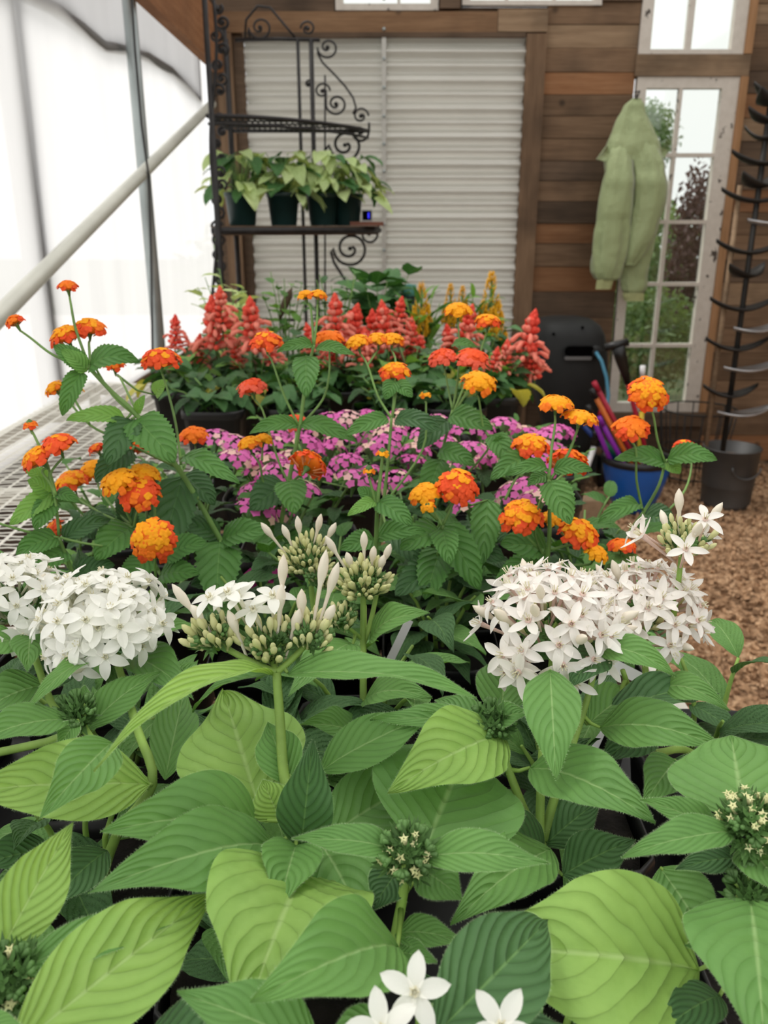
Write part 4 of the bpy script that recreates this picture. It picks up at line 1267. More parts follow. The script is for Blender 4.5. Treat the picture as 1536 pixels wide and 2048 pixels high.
for a in [(182, 735, 280, 722, 62, .71, .70, 'l_mid', .25), (170, 737, 107, 692, 52, .71, .70, 'l_mid', .1), (175, 742, 122, 700, 45, .71, .70, 'l_lime', .1),
          (163, 742, 125, 832, 52, .71, .70, 'l_mid', .15), (262, 838, 215, 932, 82, .72, .69, 'l_dark', .08), (250, 838, 133, 842, 42, .72, .70, 'l_lime', .18),
          (272, 838, 350, 925, 105, .72, .70, 'l_mid', .06), (262, 900, 190, 965, 70, .73, .71, 'l_dark', .1), (368, 912, 480, 970, 56, .74, .71, 'l_mid', .12),
          (365, 955, 320, 1125, 110, .76, .74, 'l_dark', .04), (440, 1085, 432, 1212, 115, .765, .72, 'l_mid', .05), (445, 1080, 540, 1060, 70, .77, .75, 'l_mid', .1),
          (440, 1075, 350, 1040, 60, .78, .76, 'l_dark', .1), (275, 825, 290, 790, 25, .72, .71, 'l_lime', .1), (370, 950, 430, 1010, 70, .77, .76, 'l_dark', .1),
          (310, 790, 335, 760, 35, .80, .79, 'l_lime', .1), (490, 1160, 380, 1170, 90, .78, .75, 'l_dark', .1), (500, 1180, 560, 1260, 80, .78, .74, 'l_dark', .1)]:
    lleaf(LA, *a[:8], arch=a[8])
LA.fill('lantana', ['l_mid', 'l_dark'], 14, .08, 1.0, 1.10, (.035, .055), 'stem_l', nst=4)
LA.finish('stem_l')

LB = ln('lantana at the far left with a large red-orange head tilted toward the film wall', -.31, .77)
LB.stem(px3([(118, 1075, .68), (135, 1120, .69), (150, 1160, .70), (168, 1215, .72)]), .0016, .0026, 'stem_l', root=True)
h1 = lhead(LB, 72, 912, 72, 'mix', (-.55, -.2, .9), d=.66, n=26); h2 = lhead(LB, 115, 885, 72, 'redor', (-.2, -.1, 1), d=.66, n=26)
lstem(LB, h1, [(85, 945, .665), (108, 985, .67), (118, 1070, .68)]); lstem(LB, h2, [(100, 950, .668), (112, 990, .67)])
lstem(LB, lhead(LB, 60, 848, 26, 'orange', d=.68, n=9), [(68, 870, .68), (95, 930, .675), (112, 990, .675)])
lstem(LB, lhead(LB, 105, 1062, 55, 'redor', (-1, -.3, .5), d=.70, n=20), [(118, 1078, .68)])
LB.stem(px3([(-40, 1035, .66), (50, 1062, .67), (118, 1075, .68)]), .001, .0012, 'stem_l')
LB.stem(px3([(205, 1092, .69), (160, 1085, .685), (120, 1075, .68)]), .001, .0012, 'stem_l')
for a in [(105, 990, 20, 1050, 55, .68, .66, 'l_lime', .1), (100, 985, 55, 960, 50, .68, .67, 'l_lime', .1), (105, 1000, 70, 1060, 60, .68, .66, 'l_mid', .1), (110, 990, 160, 1005, 40, .68, .67, 'l_mid', .2),
          (95, 960, 50, 940, 40, .69, .68, 'l_lime', .1), (115, 1075, 30, 1110, 60, .68, .66, 'l_mid', .15), (125, 1080, 220, 1040, 50, .69, .71, 'l_dark', .2), (130, 1100, 60, 1150, 70, .69, .66, 'l_mid', .1), (150, 1150, 230, 1130, 60, .7, .7, 'l_dark', .1)]:
    lleaf(LB, *a[:8], arch=a[8])
LB.fill('lantana', ['l_mid', 'l_lime', 'l_dark'], 14, .07, 1.0, 1.08, (.03, .05), 'stem_l', nst=4)
LB.finish('stem_l')

LC = ln('lantana on the left with yellow and red heads low over the mesh', -.215, .885)
LC.stem(px3([(268, 1055, .72), (300, 1110, .74), (330, 1170, .76), (340, 1220, .79)]), .0014, .0024, 'stem_l', root=True)
lstem(LC, lhead(LC, 235, 960, 80, 'yellow', (-.3, -.25, 1), d=.70, n=26), [(245, 1005, .71), (266, 1050, .72)])
lstem(LC, lhead(LC, 290, 945, 66, 'yellow', (.3, -.1, 1), d=.72, n=22), [(303, 975, .72), (310, 1040, .725), (300, 1100, .735)])
lstem(LC, lhead(LC, 278, 985, 90, 'redor', (.1, -.5, 1), d=.705, n=30), [(272, 1030, .715), (268, 1055, .72)])
lstem(LC, lhead(LC, 140, 960, 72, 'mix', (-.2, -.3, 1), d=.76, n=24), [(160, 1000, .75), (210, 1030, .73), (266, 1055, .72)])
lstem(LC, lhead(LC, 190, 935, 62, 'yellow', (0, -.2, 1), d=.78, n=20), [(200, 980, .76), (230, 1020, .74), (262, 1050, .725)])
lstem(LC, lhead(LC, 262, 890, 66, 'orange', (0, .3, 1), d=.80, n=22), [(285, 960, .78), (295, 1050, .76)])
lstem(LC, lhead(LC, 192, 895, 36, 'redor', (-.5, .1, 1), d=.80, n=14), [(215, 960, .78), (262, 1050, .74)])
lstem(LC, lhead(LC, 305, 1078, 98, 'mix', (.05, -.9, .75), d=.655, n=38, flat=.6), [(310, 1130, .68), (315, 1180, .70), (330, 1230, .74)])
for a in [(262, 1055, 190, 1120, 90, .72, .69, 'l_mid', .1), (330, 1110, 415, 1085, 70, .74, .73, 'l_mid', .1), (265, 1060, 235, 990, 50, .74, .74, 'l_dark', .1), (300, 1120, 240, 1170, 70, .73, .7, 'l_mid', .1),
          (320, 1150, 400, 1150, 70, .74, .72, 'l_mid', .1), (180, 1020, 240, 1080, 60, .74, .72, 'l_dark', .1)]:
    lleaf(LC, *a[:8], arch=a[8])
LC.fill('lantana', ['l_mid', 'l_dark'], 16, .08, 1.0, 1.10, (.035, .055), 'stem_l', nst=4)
LC.finish('stem_l')

LD = ln('tall upright lantana in the centre with two tiny flat topmost heads', -.085, .93)
LD.stem(px3([(628, 690, .80), (612, 760, .80), (600, 850, .80), (580, 950, .81), (560, 1060, .83), (548, 1170, .86)]), .0014, .0030, 'stem_l', root=True)
lstem(LD, lhead(LD, 610, 588, 36, 'yellow', (-.2, 0, 1), d=.80, n=12), [(622, 620, .80), (627, 690, .80)])
lstem(LD, lhead(LD, 638, 588, 36, 'yellow', (.2, 0, 1), d=.80, n=12), [(634, 640, .80), (628, 690, .80)])
lstem(LD, lhead(LD, 533, 680, 70, 'redor', d=.80), [(545, 725, .80), (568, 790, .80), (597, 850, .80)])
lstem(LD, lhead(LD, 658, 675, 64, 'orange', d=.82), [(658, 750, .81), (645, 800, .81), (602, 850, .80)])
lstem(LD, lhead(LD, 503, 772, 64, 'coral', (-.2, 0, 1), d=.82), [(525, 820, .82), (540, 870, .82), (560, 930, .82), (577, 965, .815)])
lstem(LD, lhead(LD, 590, 842, 56, 'coral', d=.90, n=20), [(592, 870, .87), (590, 900, .82)])
lstem(LD, lhead(LD, 620, 925, 78, 'orange', (.4, .8, .6), d=.76), [(600, 950, .79), (578, 970, .81)])
lstem(LD, lhead(LD, 498, 885, 50, 'yellow', (-.2, 0, 1), d=.80, n=18), [(520, 930, .80), (530, 970, .81), (572, 990, .815)])
lstem(LD, lhead(LD, 528, 876, 38, 'yellow', (.2, 0, 1), d=.81, n=12), [(524, 920, .80)])
lstem(LD, lhead(LD, 388, 868, 62, 'orange', d=.86), [(392, 920, .86), (385, 960, .87), (400, 1020, .88)])
for a in [(626, 692, 553, 706, 32, .80, .78, 'l_mid', .2), (632, 696, 712, 712, 32, .80, .78, 'l_mid', .15), (612, 712, 612, 795, 70, .79, .76, 'l_mid', .05), (595, 850, 498, 868, 42, .80, .78, 'l_mid', .2),
          (603, 848, 715, 885, 46, .80, .78, 'l_mid', .15), (578, 962, 590, 1028, 82, .80, .77, 'l_mid', .05), (572, 970, 500, 1020, 90, .82, .80, 'l_dark', .1), (560, 1060, 470, 1075, 90, .83, .8, 'l_mid', .1),
          (560, 1070, 640, 1120, 90, .83, .8, 'l_mid', .1), (550, 1130, 520, 1210, 90, .84, .8, 'l_dark', .1)]:
    lleaf(LD, *a[:8], arch=a[8])
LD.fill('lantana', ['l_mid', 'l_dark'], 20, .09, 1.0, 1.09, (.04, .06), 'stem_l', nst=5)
LD.finish('stem_l')

LE = ln('lantana right of centre with flat yellow heads on thin forked stems', .035, .84)
LE.stem(px3([(783, 835, .78), (778, 900, .78), (768, 1000, .79), (758, 1090, .80), (752, 1180, .82)]), .0013, .0026, 'stem_l', root=True)
lstem(LE, lhead(LE, 715, 682, 52, 'yellow', (-.2, 0, 1), d=.80, n=20), [(735, 730, .79), (755, 790, .785), (782, 835, .78)])
lstem(LE, lhead(LE, 757, 676, 46, 'yellow', (0, 0, 1), d=.82, n=16), [(735, 730, .79)])
lstem(LE, lhead(LE, 787, 676, 46, 'yellow', (.2, 0, 1), d=.82, n=16), [(792, 730, .80), (785, 830, .78)])
lstem(LE, lhead(LE, 790, 740, 68, 'mix', d=.80), [(792, 780, .79), (785, 835, .78)])
lstem(LE, lhead(LE, 851, 788, 22, 'yellow', d=.80, n=6), [(852, 815, .80), (845, 900, .80), (775, 1000, .79)])
LE.stem(px3([(765, 912, .66), (760, 960, .665), (755, 1010, .67), (752, 1100, .69), (752, 1160, .70)]), .0011, .0022, 'stem_l')
lstem(LE, lhead(LE, 765, 905, 24, 'yellow', d=.66, n=5), [(760, 950, .665)])
lstem(LE, lhead(LE, 738, 940, 22, 'yellow', d=.66, n=5), [(742, 970, .665), (752, 1010, .67)])
for a in [(775, 835, 690, 872, 46, .78, .76, 'l_mid', .1), (790, 838, 885, 862, 50, .78, .76, 'l_dark', .15), (790, 762, 770, 800, 42, .79, .78, 'l_mid', .1), (790, 765, 825, 795, 40, .79, .78, 'l_mid', .1),
          (757, 1003, 825, 1052, 62, .67, .65, 'l_mid', .1), (750, 1003, 695, 1032, 36, .67, .65, 'l_lime', .1), (750, 1005, 715, 975, 40, .68, .68, 'l_mid', .1), (755, 1075, 850, 1065, 50, .69, .68, 'l_mid', .2), (750, 1080, 680, 1100, 60, .7, .68, 'l_mid', .1),
          (775, 1050, 840, 1130, 80, .75, .72, 'l_dark', .1)]:
    lleaf(LE, *a[:8], arch=a[8])
LE.fill('lantana', ['l_mid', 'l_dark'], 20, .08, 1.0, 1.09, (.04, .06), 'stem_l', nst=5)
LE.finish('stem_l')

LF_ = ln('lantana with a broad coral red double head and a yellow one below it', .125, .955)
LF_.stem(px3([(905, 820, .85), (885, 900, .85), (860, 990, .86), (850, 1080, .88)]), .0013, .0026, 'stem_l', root=True)
lstem(LF_, lhead(LF_, 885, 712, 62, 'coral', (-.2, -.1, 1), d=.86, n=26), [(895, 770, .86), (905, 820, .85)])
lstem(LF_, lhead(LF_, 945, 715, 76, 'coral', (.1, -.2, 1), d=.85, n=30), [(925, 780, .85), (905, 830, .85)])
lstem(LF_, lhead(LF_, 960, 762, 78, 'yellow', (.15, -.3, 1), d=.80, n=26), [(958, 800, .81), (965, 850, .82), (975, 900, .83), (890, 990, .86)])
lstem(LF_, lhead(LF_, 917, 618, 58, 'yellow', d=.88, n=22), [(919, 700, .88), (915, 760, .87), (905, 820, .85)])
lstem(LF_, lhead(LF_, 975, 640, 56, 'mix', (0, 0, 1), d=.88, n=22), [(965, 690, .88), (940, 770, .87), (905, 830, .85)])
for a in [(900, 830, 985, 860, 60, .84, .82, 'l_mid', .1), (895, 840, 835, 900, 60, .85, .83, 'l_dark', .1), (905, 690, 955, 695, 24, .88, .86, 'l_mid', .2), (880, 920, 850, 1010, 70, .85, .83, 'l_mid', .1), (880, 900, 950, 930, 55, .84, .82, 'l_mid', .1),
          (985, 870, 1020, 930, 60, .80, .78, 'l_mid', .1)]:
    lleaf(LF_, *a[:8], arch=a[8])
LF_.fill('lantana', ['l_mid', 'l_dark'], 18, .08, 1.0, 1.08, (.04, .06), 'stem_l', nst=5)
LF_.finish('stem_l')

LI = ln('lantana with a loose yellow head beside a dense orange dome, above the central pentas', .075, .735)
LI.stem(px3([(885, 1040, .70), (880, 1090, .71), (870, 1150, .72), (880, 1230, .74)]), .0013, .0026, 'stem_l', root=True)
lstem(LI, lhead(LI, 848, 985, 66, 'yellow', (-.3, -.3, 1), d=.69, n=22), [(865, 1020, .70), (884, 1050, .70)])
lstem(LI, lhead(LI, 915, 970, 92, 'redor', (.1, -.4, 1), d=.69, n=36, flat=.6), [(905, 1010, .695), (886, 1050, .70)])
lstem(LI, lhead(LI, 856, 1012, 30, 'yellow', (-.2, -.5, 1), d=.68, n=7), [(875, 1040, .70)])
for a in [(975, 1000, 965, 1130, 78, .73, .70, 'l_mid', .04), (885, 1050, 960, 1180, 90, .71, .69, 'l_mid', .1), (880, 1060, 800, 1100, 80, .71, .68, 'l_mid', .1), (880, 1100, 850, 1200, 90, .72, .68, 'l_mid', .06), (885, 1060, 900, 1130, 70, .70, .67, 'l_mid', .1),
          (890, 1080, 1010, 1120, 90, .73, .71, 'l_dark', .1), (875, 1140, 790, 1190, 90, .72, .68, 'l_dark', .1)]:
    lleaf(LI, *a[:8], arch=a[8])
LI.fill('lantana', ['l_mid', 'l_mid', 'l_dark'], 26, .09, 1.0, 1.09, (.04, .065), 'stem_l', nst=6)
LI.finish('stem_l')

LG = ln('lantana on the right with a crossed pair of flat yellow heads above dense orange ones', .20, .765)
LG.stem(px3([(1098, 960, .68), (1099, 1020, .685), (1098, 1090, .70), (1090, 1180, .74)]), .0014, .0026, 'stem_l', root=True)
lstem(LG, lhead(LG, 1113, 800, 72, 'yellow', d=.68, n=18, flat=.3), [(1110, 850, .68), (1103, 900, .68), (1098, 960, .68)])
lstem(LG, lhead(LG, 1162, 828, 78, 'yellow', (.15, 0, 1), d=.68, n=18, flat=.3), [(1153, 865, .68), (1135, 910, .68), (1100, 960, .68)])
lstem(LG, lhead(LG, 1062, 888, 80, 'mix', (0, -.2, 1), d=.76), [(1058, 925, .75), (1030, 960, .74), (1010, 1000, .74)])
lstem(LG, lhead(LG, 1138, 920, 84, 'orange', (.3, .7, .8), d=.74), [(1125, 950, .72), (1100, 975, .69)])
lstem(LG, lhead(LG, 1042, 1030, 94, 'mix', (-.15, -.3, 1), d=.68, n=38, flat=.6), [(1050, 1070, .69), (1090, 1110, .71)])
lstem(LG, lhead(LG, 1105, 1035, 50, 'yellow', (0, -.3, 1), d=.70, n=14), [(1100, 1070, .70)])
lstem(LG, lhead(LG, 1160, 1065, 88, 'mix', (.3, -.2, 1), d=.69, n=34, flat=.6), [(1140, 1090, .70), (1100, 1100, .705)])
lstem(LG, lhead(LG, 1195, 1105, 52, 'yellow', (.3, -.3, 1), d=.68, n=14), [(1170, 1130, .70), (1098, 1130, .71)])
LG.stem(px3([(1088, 985, .67), (1075, 1020, .675), (1070, 1070, .69), (1090, 1120, .71)]), .0008, .001, 'stem_l')
for a in [(1095, 940, 1010, 952, 40, .68, .66, 'l_mid', .2), (1108, 940, 1185, 942, 42, .68, .67, 'l_mid', .2), (1100, 962, 1140, 1050, 78, .67, .65, 'l_mid', .06), (1095, 950, 1055, 970, 40, .69, .68, 'l_mid', .1),
          (1060, 910, 980, 960, 60, .76, .74, 'l_mid', .1), (1095, 1100, 1000, 1090, 90, .72, .7, 'l_mid', .1), (1090, 1130, 990, 1170, 90, .73, .7, 'l_mid', .1), (1000, 900, 1000, 870, 55, .80, .79, 'l_mid', .1)]:
    lleaf(LG, *a[:8], arch=a[8])
LG.fill('lantana', ['l_mid', 'l_dark'], 20, .08, 1.0, 1.09, (.04, .06), 'stem_l', nst=5)
LG.finish('stem_l')

LH = ln('lantana at the right bench edge with two red-orange heads above the blue pot', .235, .905)
LH.stem(px3([(1330, 925, .80), (1318, 970, .80), (1290, 1020, .81), (1258, 1065, .82), (1215, 1130, .84)]), .0013, .0026, 'stem_l', root=True)
lstem(LH, lhead(LH, 1297, 785, 84, 'mix', (0, -.8, 1), d=.77, n=34, flat=.6), [(1305, 825, .78), (1315, 880, .79), (1330, 925, .80)])
lstem(LH, lhead(LH, 1262, 852, 78, 'orange', (-.1, -.3, 1), d=.77, n=30), [(1272, 900, .78), (1273, 960, .79), (1285, 1020, .81)])
lstem(LH, lhead(LH, 1368, 890, 46, 'redor', (-.1, .1, 1), d=.86, n=14), [(1383, 925, .85), (1370, 980, .83), (1325, 1030, .82), (1275, 1050, .82)])
lstem(LH, lhead(LH, 1245, 1085, 56, 'orange', (0, 0, 1), d=.72, n=16, flat=.3), [(1240, 1110, .73), (1215, 1150, .78)])
for a in [(1328, 925, 1228, 918, 52, .80, .78, 'l_mid', .12), (1335, 918, 1435, 920, 54, .80, .78, 'l_mid', .22), (1325, 925, 1270, 895, 36, .81, .80, 'l_mid', .1), (1335, 925, 1360, 948, 40, .80, .79, 'l_lime', .1),
          (1278, 1010, 1195, 1048, 48, .80, .78, 'l_mid', .2), (1290, 1030, 1350, 1050, 70, .83, .81, 'l_dark', .1), (1225, 1110, 1150, 1130, 60, .8, .78, 'l_mid', .1)]:
    lleaf(LH, *a[:8], arch=a[8])
LH.fill('lantana', ['l_mid', 'l_dark'], 14, .06, 1.0, 1.05, (.035, .05), 'stem_l', nst=4)
LH.finish('stem_l')
for i, (x_, y_) in enumerate([(-.43, .72), (-.33, .93), (.06, 1.0), (-.05, .70 + .01), (-.44, .90 + .02)]):
    if i in (0, 4): continue
    q = Plant('lantana_plant', 'leafy lantana without open flowers between the flowering ones', 'plant', x_, y_, 'flowerless lantanas')
    q.fill('lantana', ['l_mid', 'l_dark'], 28, .09, 1.0, 1.08, (.04, .06), 'stem_l', nst=6)

# ================================================================== PINK LANTANAS
def pink_head(v, mats=('pk', 'pk2')):
    b = MB(); r = random.Random(v)
    n = 22; Rr = .0155
    for i in range(n):
        u = (i + .5) / n; ang = math.acos(1 - u * (1 - math.cos(1.5))); th = i * 2.39996
        d = V((math.sin(ang) * math.cos(th), math.sin(ang) * math.sin(th), math.cos(ang)))
        q = (d + V((0, 0, .4))).normalized().to_track_quat('Z', 'Y') @ Quaternion((0, 0, 1), r.uniform(0, 6))
        p = V((d.x * Rr, d.y * Rr, d.z * Rr * .6))
        vs = [p]; k_ = 10
        for k in range(k_):
            t = 2 * PI * k / k_; rr = .0040 * (1 if k % 2 else .72)
            vs.append(p + q @ V((rr * math.cos(t), rr * math.sin(t), r.uniform(-.0004, .0006))))
        b.add(vs, [(0, 1 + k, 1 + (k + 1) % k_) for k in range(k_)], 1 if (u < .3 and v == 0) or r.random() < .07 else 0)
    b.lathe([(.0008, -.012), (.002, -.004), (.006, .002), (.004, .005)], 7, None, 2)
    return b.mesh('flower_head', [M[mats[0]], M[mats[1]], M['calyx']])
PH = [pink_head(i) for i in range(5)]
pinkpos = [(650, 850), (700, 845), (760, 850), (800, 842), (545, 890), (580, 922), (612, 893), (520, 950), (510, 985), (640, 955), (692, 928), (737, 952), (770, 893), (832, 905), (828, 932), (872, 850), (912, 868), (962, 858), (1010, 855), (1052, 872),
           (1000, 888), (945, 905), (985, 915), (1042, 915), (1082, 930), (940, 1020), (1062, 985), (1078, 1005), (515, 1028), (552, 1015), (742, 838), (882, 890), (562, 862), (470, 892), (436, 882), (785, 968), (600, 985), (740, 905), (720, 870), (780, 870), (1020, 925),
           (965, 930), (1090, 880), (1110, 905), (500, 915), (540, 930), (680, 880), (660, 905), (560, 950), (640, 870), (600, 860), (850, 875), (1030, 990), (1120, 870), (475, 925), (710, 965), (925, 935)]
pink_pots = [(-.30, 1.13), (-.17, 1.10), (-.05, 1.14), (.09, 1.13), (.22, 1.10), (-.24, 1.26), (-.11, 1.25), (.02, 1.27), (.15, 1.26), (.27 - .01, 1.23), (-.18, 1.40), (-.04, 1.40), (.10, 1.40), (.235, 1.39)]
pts3 = [PZ(px_, py_, 1.095 - .015 * ((i * 7) % 3)) for i, (px_, py_) in enumerate(pinkpos)]
near = {}
for i, p in enumerate(pts3):
    if p.y > 1.45: p = PY(*pinkpos[i], 1.42)
    j = min(range(len(pink_pots)), key=lambda k: (pink_pots[k][0] - p.x) ** 2 + (pink_pots[k][1] - p.y) ** 2)
    near.setdefault(j, []).append(p)
ORD = ['first', 'second', 'third', 'fourth', 'fifth']
for j, (x_, y_) in enumerate(pink_pots):
    rowi = 0 if j < 5 else (1 if j < 10 else 2)
    has = j in near
    rl = '%s from the left in the %s row of the pink block' % (ORD[j - (0, 5, 10)[rowi]], ('front', 'middle', 'back')[rowi])
    lab = 'bushy lantana with pink and cream flower heads in the middle of the bench'
    q = Plant('pink_lantana_plant', ('pink flowering lantana, ' if has else 'green flowerless lantana, ') + rl, 'plant', x_, y_, 'pink lantanas in the middle block')
    q.fill('smallleaf', ['l_mid', 'l_mid', 'l_lime', 'l_dark'], 42, .085, .98, 1.035, (.026, .040), 'stem_l', nst=6)
    for i, p in enumerate(near.get(j, [])):
        mx = Matrix.Translation(p) @ Matrix.Rotation(q.r.uniform(-.5, .5), 4, 'X') @ Matrix.Rotation(q.r.uniform(-.5, .5), 4, 'Y') @ Matrix.Rotation(q.r.uniform(0, 6), 4, 'Z') @ Matrix.Scale(q.r.uniform(1.2, 1.55), 4)
        link('flower_head', q.r.choice(PH), q.root, mx)
        m = MB(); m.tube([p - V((0, 0, .008)), (p + q.top) / 2 + V((0, 0, .02)), q.top], [.0009, .0011, .0015], 5)
        origin_obj('stem', m, M['stem_l'], q.root, q.top)
# low magenta plant glimpsed in shadow
mg = Plant('magenta_flower_plant', 'low plant with deep magenta petals in the shade behind the pale bud heads', 'plant', -.21, .735)
mg.fill('smallleaf', ['l_dark'], 12, .06, .98, 1.01, (.03, .04), 'stem_l', nst=3)
for i in range(9):
    p = P(505 + 14 * (i % 5) + 6 * (i // 5), 1152 + 22 * (i // 5) + 5 * (i % 2), .80)
    m = MB(); vs = [(0, 0, 0)] + [(.009 * math.cos(k * PI / 5) * (1 if k % 2 else .8), .009 * math.sin(k * PI / 5) * (1 if k % 2 else .8), .002) for k in range(10)]
    m.add(vs, [(0, 1 + k, 1 + (k + 1) % 10) for k in range(10)])
    obj('petal', m, M['mag'], mg.root, Matrix.Translation(p) @ Matrix.Rotation(.5, 4, 'X') @ Matrix.Rotation(i, 4, 'Z'))

# ================================================================== SALVIAS
def salvia_spike(v):
    b = MB(); r = random.Random(v + 100); H_ = .070
    b.tube([(0, 0, -.03), (0, 0, H_ * .6), (0, 0, H_)], [.002, .0016, .001], 6, 2)
    for w_ in range(6):
        t = w_ / 5; z = H_ * t * .85
        nf = 6
        for k in range(nf):
            th = 2 * PI * k / nf + w_ * .5 + r.uniform(-.25, .25)
            out = V((math.cos(th), math.sin(th), 0))
            c = out * .0015 + V((0, 0, z)); e = out * (.020 - .008 * t) * r.uniform(.8, 1.1) + V((0, 0, z + .004 + .008 * t))
            b.tube([c, c.lerp(e, .45), c.lerp(e, .8), e], [.0018, .0048, .0052, .0030], 7, 0 if r.random() < .6 else 1)
            if t < .75 and r.random() < .6:
                e2 = e + out * .022 * (1 - .4 * t) + V((0, 0, -.020 * r.uniform(-.2, .9) * (1 - .4 * t)))
                b.tube([e, e.lerp(e2, .5) + V((0, 0, .003)), e2, e2 + out * .003 - V((0, 0, .004))], [.0028, .0034, .0044, .0012], 7, 1)
    for k in range(16):
        th = k * 2.4; t = k / 16
        c = V((.008 * (1 - t) * math.cos(th), .008 * (1 - t) * math.sin(th), H_ * .82 + .022 * t))
        b.tube([c, c * 1.0 + V((.004 * math.cos(th) * (1 - t), .004 * math.sin(th) * (1 - t), .006)), c + V((0, 0, .011))], [.003, .0042, .0006], 6, 0)
    return b.mesh('flower_spike', [M['sal'], M['sal2'], M['calyx']])
SP = [salvia_spike(i) for i in range(4)]
spikes = [(350, 662, .7, 0), (432, 660, 1.05, 0), (445, 620, .8, 0), (505, 665, 1.05, 1), (475, 700, .7, 1), (624, 670, .6, 2), (672, 650, .95, 2), (697, 672, 1.05, 2), (748, 672, .9, 3), (775, 662, .95, 3), (792, 628, .7, 3), (815, 685, .9, 4), (842, 705, .75, 4), (925, 665, 1.0, 4), (905, 690, .9, 4),
          (1048, 690, 1.05, 5), (1068, 720, .8, 5), (1010, 715, .7, 5), (730, 700, .8, 3), (660, 700, .7, 2), (540, 690, .7, 1), (800, 705, .8, 4), (985, 720, .6, 5), (395, 690, .6, 0)]
salp = [(-.44, 1.80), (-.27, 1.78), (-.10, 1.80), (.06, 1.79), (.16, 1.93), (.235, 1.74)]
BIGPOT = pot_mesh(.062, .12, 'blackplastic'); BIGSOIL = soil_mesh(.056, .108)
for j, (x_, y_) in enumerate(salp):
    lab = ['red salvia nearest the film wall, with three spikes against the white film', 'red salvia second from the film wall, fan shaped spikes', 'red salvia in the middle behind the tall lantana stem', 'red salvia right of the middle with a rising row of spikes', 'red salvia in front of the yellow plumes', 'red salvia at the right end beside the hose reel'][j]
    q = Plant('salvia_plant', lab, 'plant', x_, y_, 'red salvias at the back of the bench', pot=BIGPOT, soil=BIGSOIL)
    q.top = V((x_, y_, ZB + .108))
    q.fill('heart', ['s_mid', 's_mid', 's_mid', 'l_dark', 'l_lime'] if j else ['s_mid', 'l_dark', 'l_lime'], 44, .12, 1.01, 1.10, (.055, .085), 'stem_l', nst=7, pitch=(-.7, .2))
    for k in range(3):
        az = q.r.uniform(0, 6.28)
        q.lib('heart', 's_yel', V((x_ + .06 * math.cos(az), y_ - .05 - .03 * k, 1.045)), az, -.6, .06)
    for (sx_, sy_, ss, jj) in spikes:
        if jj != j: continue
        d_ = y_ * 1.0 + .02 + q.r.uniform(-.06, .06)
        p = PY(sx_, sy_ + 34, d_)
        mx = Matrix.Translation(p) @ Matrix.Rotation(q.r.uniform(-.2, .2), 4, 'X') @ Matrix.Rotation(q.r.uniform(-.25, .25), 4, 'Y') @ Matrix.Rotation(q.r.uniform(0, 6), 4, 'Z') @ Matrix.Scale(ss * 1.2, 4)
        link('flower_spike', q.r.choice(SP), q.root, mx)
        m = MB(); m.tube([p - V((0, 0, .02)), (p + q.top) / 2, q.top], [.0014, .002, .0028], 6)
        origin_obj('stem', m, M['stem_b'], q.root, q.top)
# more green salvia mounds filling the block
for i, (x_, y_) in enumerate([(-.33, 1.60), (-.17, 1.62), (.0, 1.60), (.14, 1.62), (-.36, 1.95), (-.18, 1.96), (0, 1.96), (.24, 2.08 - .02)]):
    q = Plant('salvia_plant', 'leafy salvia without spikes, %s from left, row %s the red ones' % (ORD[i % 4], 'in front of' if i < 4 else 'behind'), 'plant', x_, y_, 'salvias without spikes', pot=BIGPOT, soil=BIGSOIL)
    q.top = V((x_, y_, ZB + .108))
    q.fill('heart', ['s_mid', 's_mid', 'l_dark'], 34, .11, 1.02, 1.07 if y_ < 1.7 else 1.12, (.05, .08), 'stem_l', nst=6, pitch=(-.7, .2))

# celosia and the other plants at the back
def celosia_mesh(v):
    b = MB(); r = random.Random(v)
    for (ox, oy, oz, s_) in ((0, 0, 0, 1), (.012, .004, -.02, .7), (-.012, -.003, -.02, .65), (.004, -.012, -.025, .6)):
        for i in range(150):
            t = r.random(); th = r.uniform(0, 6.28)
            rad = .016 * s_ * (1 - t) ** .7 * (.6 + .4 * math.sin(min(1, t * 4) * 1.57))
            p = V((ox + rad * math.cos(th), oy + rad * math.sin(th), oz + .075 * s_ * t))
            e = p + V((math.cos(th) * .0035, math.sin(th) * .0035, .007))
            b.tube([p, e], [.0022 * (1 - t * .5), .0004], 4, 0)
        b.tube([(ox, oy, oz - .02), (ox * .5, oy * .5, oz + .07 * s_)], [.003, .002], 5, 1)
    return b.mesh('flower_plume', [M['cel'], M['calyx']])
CE = [celosia_mesh(i) for i in range(3)]
for j, (x_, y_, lst, lab) in enumerate([(.10, 2.22, [(842, 625, 1.0)], 'yellow celosia nearest the green bottle'), (.235, 2.25, [(900, 612, .8), (924, 608, .7), (980, 622, 1.2), (1000, 668, .8)], 'yellow celosia with the tallest plume near the post')]):
    q = Plant('celosia_plant', lab + ', behind the salvias', 'plant', x_, y_, 'yellow celosias')
    q.fill('blade', ['l_lime', 'l_mid'], 26, .08, 1.0, 1.2, (.07, .11), 'stem_l', nst=5, pitch=(0, .9))
    for (sx_, sy_, ss) in lst:
        p = PY(sx_, sy_ + 14, y_)
        link('flower_plume', CE[j], q.root, Matrix.Translation(p + V((0, 0, -.01))) @ Matrix.Scale(ss * 1.35, 4))
        m = MB(); m.tube([p, (p + q.top) / 2, q.top], [.002, .003, .003], 6); origin_obj('stem', m, M['stem_l'], q.root, q.top)
